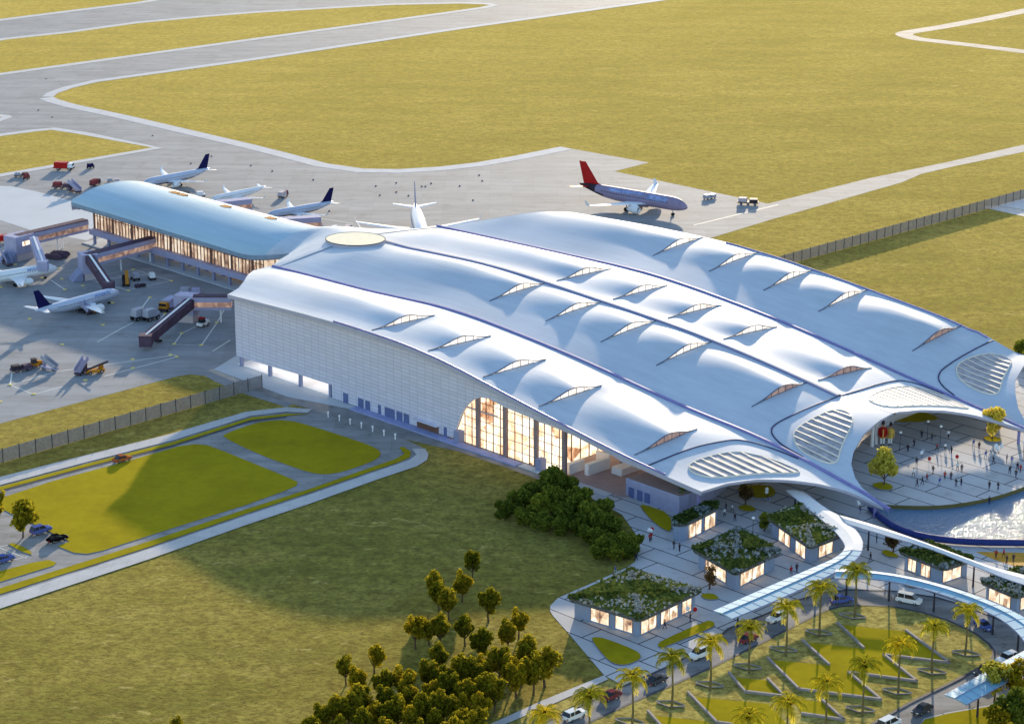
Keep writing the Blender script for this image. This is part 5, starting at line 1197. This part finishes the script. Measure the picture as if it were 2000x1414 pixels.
# ------------------------------------------------------------------ people, statues, lamps, balloons
def person_mesh(name, pose, mats, hat=False):
    me = bpy.data.meshes.new(name); bm = bmesh.new()
    sw = pose
    J = {'pel': (0, 0, .93), 'chest': (0, 0, 1.32), 'neck': (0, 0, 1.48), 'head': (.02, 0, 1.62), 'top': (.0, 0, 1.72)}
    pts = [('pel', .15), ('chest', .17), ('neck', .06), ('head', .11), ('top', .07)]
    ix = {}; rad = []
    def v(k, co, r): ix[k] = bm.verts.new(co); rad.append(r)
    for k, r in pts: v(k, J[k], r)
    for sd, s in (('l', 1), ('r', -1)):
        f = sw*s
        v('hip'+sd, (0, .09*s, .88), .10); v('kn'+sd, (.22*f+.05*sw, .1*s, .5), .075); v('an'+sd, (.34*f-.05*sw, .1*s, .08), .05); v('to'+sd, (.34*f+.15, .11*s, .04), .045)
        v('sh'+sd, (0, .19*s, 1.40), .075); v('el'+sd, (-.10*f, .26*s, 1.12), .05); v('wr'+sd, (.08-.22*f, .25*s, .90), .035); v('ha'+sd, (.1-.26*f, .24*s, .80), .04)
    bm.verts.ensure_lookup_table()
    for a, c in (('pel', 'chest'), ('chest', 'neck'), ('neck', 'head'), ('head', 'top'))+tuple((x+s, y+s) for s in 'lr' for x, y in (('hip', 'kn'), ('kn', 'an'), ('an', 'to'), ('sh', 'el'), ('el', 'wr'), ('wr', 'ha'))): bm.edges.new((ix[a], ix[c]))
    for s in 'lr': bm.edges.new((ix['pel'], ix['hip'+s])); bm.edges.new((ix['chest'], ix['sh'+s]))
    bm.to_mesh(me); bm.free()
    o = bpy.data.objects.new(name, me); COL.objects.link(o); sk = o.modifiers.new('Skin', 'SKIN')
    for i, r in enumerate(rad): me.skin_vertices[0].data[i].radius = (r, r)
    me.skin_vertices[0].data[0].use_root = True
    ss = o.modifiers.new('sub', 'SUBSURF'); ss.levels = 1
    ev = o.evaluated_get(bpy.context.evaluated_depsgraph_get()); m2 = bpy.data.meshes.new_from_object(ev)
    bpy.data.objects.remove(o); m2.name = name; m2.materials.clear()
    for m in mats: m2.materials.append(MT[m])
    for p in m2.polygons:
        c = p.center; p.use_smooth = True
        p.material_index = 2 if c.z > 1.46 or (c.z < .86 and abs(c.y) > .2) else (1 if c.z > .9 else 0)
    return m2
hairm = MB().lathe_z([(0, .115), (.06, .12), (.12, .08), (.15, .02)], 8, 0, (-.015, 0, 1.63)).mesh('hair', 'dark')
cl = {'dark': ('navy', 'dark', 'skin'), 'white': ('dark', 'white', 'skin'), 'red': ('dark', 'red', 'skin'), 'blue': ('greypaint', 'carblue', 'skin')}
pm = {(c, w): person_mesh('person', w, m) for c, m in cl.items() for w in (.0, .8)}
GP = 'people on the plaza and forecourt'
def person(x, y, c, w, label, z=.06):
    g = at(x, y, z); o = bpy.data.objects.new('person', pm[(c, w)]); COL.objects.link(o); o.location = g; o.rotation_euler = (0, 0, rnd.random()*6.28)
    o.scale = (1.15, 1.15, 1.12); tag(o, label, 'person', GP)
    h = bpy.data.objects.new('hair', hairm); COL.objects.link(h); h.parent = o
ptxt = {('dark', 0.): 'standing person in dark clothes', ('dark', .8): 'walking person in dark clothes', ('white', 0.): 'standing person in a white top', ('white', .8): 'walking person in a white top', ('red', 0.): 'standing person in a red top', ('red', .8): 'walking person in a red top', ('blue', 0.): 'standing person in a blue top', ('blue', .8): 'walking person in a blue top'}
seq = [('dark', 0.), ('dark', .8), ('dark', .8), ('white', .8), ('dark', 0.), ('blue', .8), ('dark', .8), ('red', .8)]
for i, (x, y) in enumerate([(1773, 882), (1785, 872), (1790, 908), (1846, 880), (1858, 886), (1901, 873), (1912, 878), (1845, 936), (1857, 937), (1801, 946), (1791, 950), (1784, 930), (1966, 903), (1976, 906), (1987, 918), (1993, 922), (1932, 955), (1949, 957), (1822, 925), (1870, 918), (1878, 922), (1835, 948), (1867, 950), (1810, 940), (1877, 948), (1972, 925), (1984, 932), (1852, 855), (1800, 855), (1925, 895), (1940, 905), (1830, 880), (1820, 860)]):
    c, w = seq[i % 8]; person(x, y, c, w, ptxt[(c, w)]+' on the round plaza', 1.0)
for i, (x, y) in enumerate([(1316, 1072), (1327, 1077), (1269, 1058), (1242, 1094), (1202, 1121), (1418, 996), (1430, 1000), (1435, 1018), (1298, 1228), (1348, 1214), (1545, 1122), (1556, 1117), (1500, 985), (1932, 985), (1415, 1008), (1480, 1065), (1700, 1095), (1712, 1060), (1272, 1055), (1556, 975), (1680, 1005)]):
    c, w = seq[(i*3+1) % 8]; person(x, y, c, w, ptxt[(c, w)]+' on the paved forecourt among the kiosks', .07)
for i, (x, y) in enumerate([(1966, 1100), (1979, 1098), (1945, 1090), (1960, 1088)]): person(x, y, 'dark' if i < 2 else 'red', .8 if i % 2 else 0., ('walking ' if i % 2 else 'standing ')+('person in dark clothes' if i < 2 else 'person in a red top')+' on the orange court', .09)
def statue(label, x, y, h, coat, trouser, z=1.0):
    g = at(x, y, z); o = thing('statue', label, 'statue', (g.x, g.y, z), R(-90), 'tall red-coated guard statues'); k = h/5.4; o.scale = (k*.78, k*.78, k)
    b = MB()
    for sd in (1, -1): b.lathe_z([(0, .3), (.25, .32), (.3, .24), (1.0, .27), (1.9, .36)], 10, 0, (0, .34*sd, 0)); b.box((.15, .34*sd, .14), (.75, .44, .28), 1)
    b.build('leg', [trouser, 'dark'], o, True)
    b = MB(); b.lathe_z([(1.6, .80), (1.75, .86), (2.4, .78), (3.1, .86), (3.6, .80), (3.9, .35)], 14, 0); b.box((.80, 0, 2.6), (.14, .3, 1.8), 1); b.lathe_z([(1.6, .89), (1.78, .89)], 14, 1); b.build('coat', [coat, 'gold'], o, True)
    for sd in (1, -1):
        b = MB(); b.tube([(0, .80*sd, 3.6), (.05, 1.02*sd, 2.8), (.3, .95*sd, 2.0)], [.28, .24, .2], 10, 0)
        b.lathe_z([(1.75, .1), (1.85, .2), (2.0, .18)], 8, 1, (.3, .95*sd, 0))
        for f in range(4): b.tube([(.28+.05*f-.1, .95*sd, 1.85), (.36+.05*f-.1, .93*sd, 1.62-.02*(f % 2))], .045, 5, 1)
        b.build('arm', [coat, 'skin'], o, True)
    b = MB(); b.lathe_z([(3.8, .2), (4.0, .36), (4.3, .42), (4.55, .36), (4.65, .2)], 12, 0); b.tube([(.40, 0, 4.3), (.52, 0, 4.22)], .07, 6); b.box((.40, .14, 4.38), (.06, .1, .06), 1); b.box((.40, -.14, 4.38), (.06, .1, .06), 1); b.box((.40, 0, 4.1), (.06, .2, .05), 1); b.build('head', ['skin', 'dark'], o, True)
    b = MB(); b.lathe_z([(4.45, .44), (4.6, .46), (5.1, .36), (5.4, .08)], 12); b.build('hat', 'dark', o, True)
statue('larger red-coated guard statue with a tall black hat on the plaza', 1723, 869, 6.2, 'red', 'white'); statue('smaller guard statue with white trousers right of the larger one', 1738, 868, 5.6, 'gold', 'white')
def lamp(label, x, y, z):
    g = at(x, y, z); o = thing('lamp_post', label, 'lamp post', (g.x, g.y, z), 0, 'globe lamp posts on the plaza'); MB().lathe_z([(0, .12), (.2, .07), (4.2, .05)], 8).build('pole', 'frame', o)
    MB().lathe_z([(4.1, .06), (4.2, .28), (4.4, .38), (4.6, .28), (4.72, .05)], 10).build('globe', 'white', o, True)
for x, y, l, z in ((1757, 880, 'globe lamp post right of the statues', 1), (1811, 858, 'globe lamp post at the back of the plaza under the roof edge', 1), (1836, 868, 'globe lamp post in the middle back of the plaza', 1), (1998, 900, 'globe lamp post at the right photo edge of the plaza', 1), (1470, 1050, 'globe lamp post between the kiosks', .06)): lamp(l, x, y, z)
def balloons(label, x, y, z, ms):
    g = at(x, y, z); o = thing('balloon_bunch', label, 'balloons', (g.x, g.y, z), 0, 'balloon bunches held above the paving'); rr = random.Random(int(x))
    b = MB(); pos = [Vector((rr.uniform(-.9, .9), rr.uniform(-.6, .6), 2.8+rr.uniform(-.4, .6))) for _ in ms]
    for p in pos: b.tube([(0, 0, 1.0), p], .03, 4)
    b.build('string', 'frame', o)
    for p, m in zip(pos, ms): MB().lathe_z([(-.45, .05), (-.25, .32), (.1, .42), (.4, .25), (.5, .03)], 10, 0, p).build('balloon', m, o, True)
balloons('red and white balloons over the forecourt near the dark bushes', 1269, 1058, .07, ('red', 'white', 'white')); balloons('white balloons at the right of the plaza', 1950, 895, 1, ('white',)*5); balloons('red balloon over the middle of the plaza', 1870, 918, 1, ('red',)); balloons('white balloons low in the middle of the plaza', 1800, 905, 1, ('white', 'greypaint'))
balloons('red balloon low in front of the plaza trees', 1820, 920, 1, ('red',)); balloons('white balloons behind the canopy start', 1680, 1006, .07, ('white', 'red', 'white')); balloons('white balloons in the shade under the roof front', 1500, 985, .07, ('white', 'white')); balloons('red and white balloons by the largest kiosk', 1348, 1214, .07, ('red', 'white'))

# ------------------------------------------------------------------ light, camera
SUN_EL = R(10.2); SUN_DIR = Vector((.145, .989, 0)).normalized()
w = bpy.data.worlds.new('World'); scene.world = w; w.use_nodes = True; nt = w.node_tree
sky = nt.nodes.new('ShaderNodeTexSky'); sky.sky_type = 'NISHITA'; sky.sun_disc = False; sky.sun_elevation = SUN_EL
sky.sun_rotation = math.atan2(SUN_DIR.x, SUN_DIR.y); sky.altitude = 100; sky.air_density = 1.0; sky.dust_density = .6; sky.ozone_density = 1.7
nt.links.new(sky.outputs[0], nt.nodes['Background'].inputs[0]); nt.nodes['Background'].inputs[1].default_value = .15
sl = bpy.data.lights.new('sun', 'SUN'); sl.energy = 3.1; sl.angle = R(.8); sl.color = (1, .83, .60)
so = bpy.data.objects.new('sun', sl); COL.objects.link(so)
d = Vector((SUN_DIR.x*math.cos(SUN_EL), SUN_DIR.y*math.cos(SUN_EL), math.sin(SUN_EL)))
so.rotation_euler = d.to_track_quat('Z', 'Y').to_euler()
cam = bpy.data.cameras.new('camera'); co = bpy.data.objects.new('camera', cam); COL.objects.link(co); scene.camera = co
co.location = (0, 0, CAM_H); co.rotation_euler = (math.pi/2-PITCH, 0, 0)
cam.sensor_fit = 'HORIZONTAL'; cam.sensor_width = 36; cam.lens = 36*F_PX/2000; cam.clip_start = 1; cam.clip_end = 20000
vs = scene.view_settings; vs.view_transform = 'Standard'; vs.look = 'None'; vs.gamma = 1; vs.exposure = 1.42
scene.cycles.max_bounces = 6; scene.cycles.use_denoising = True
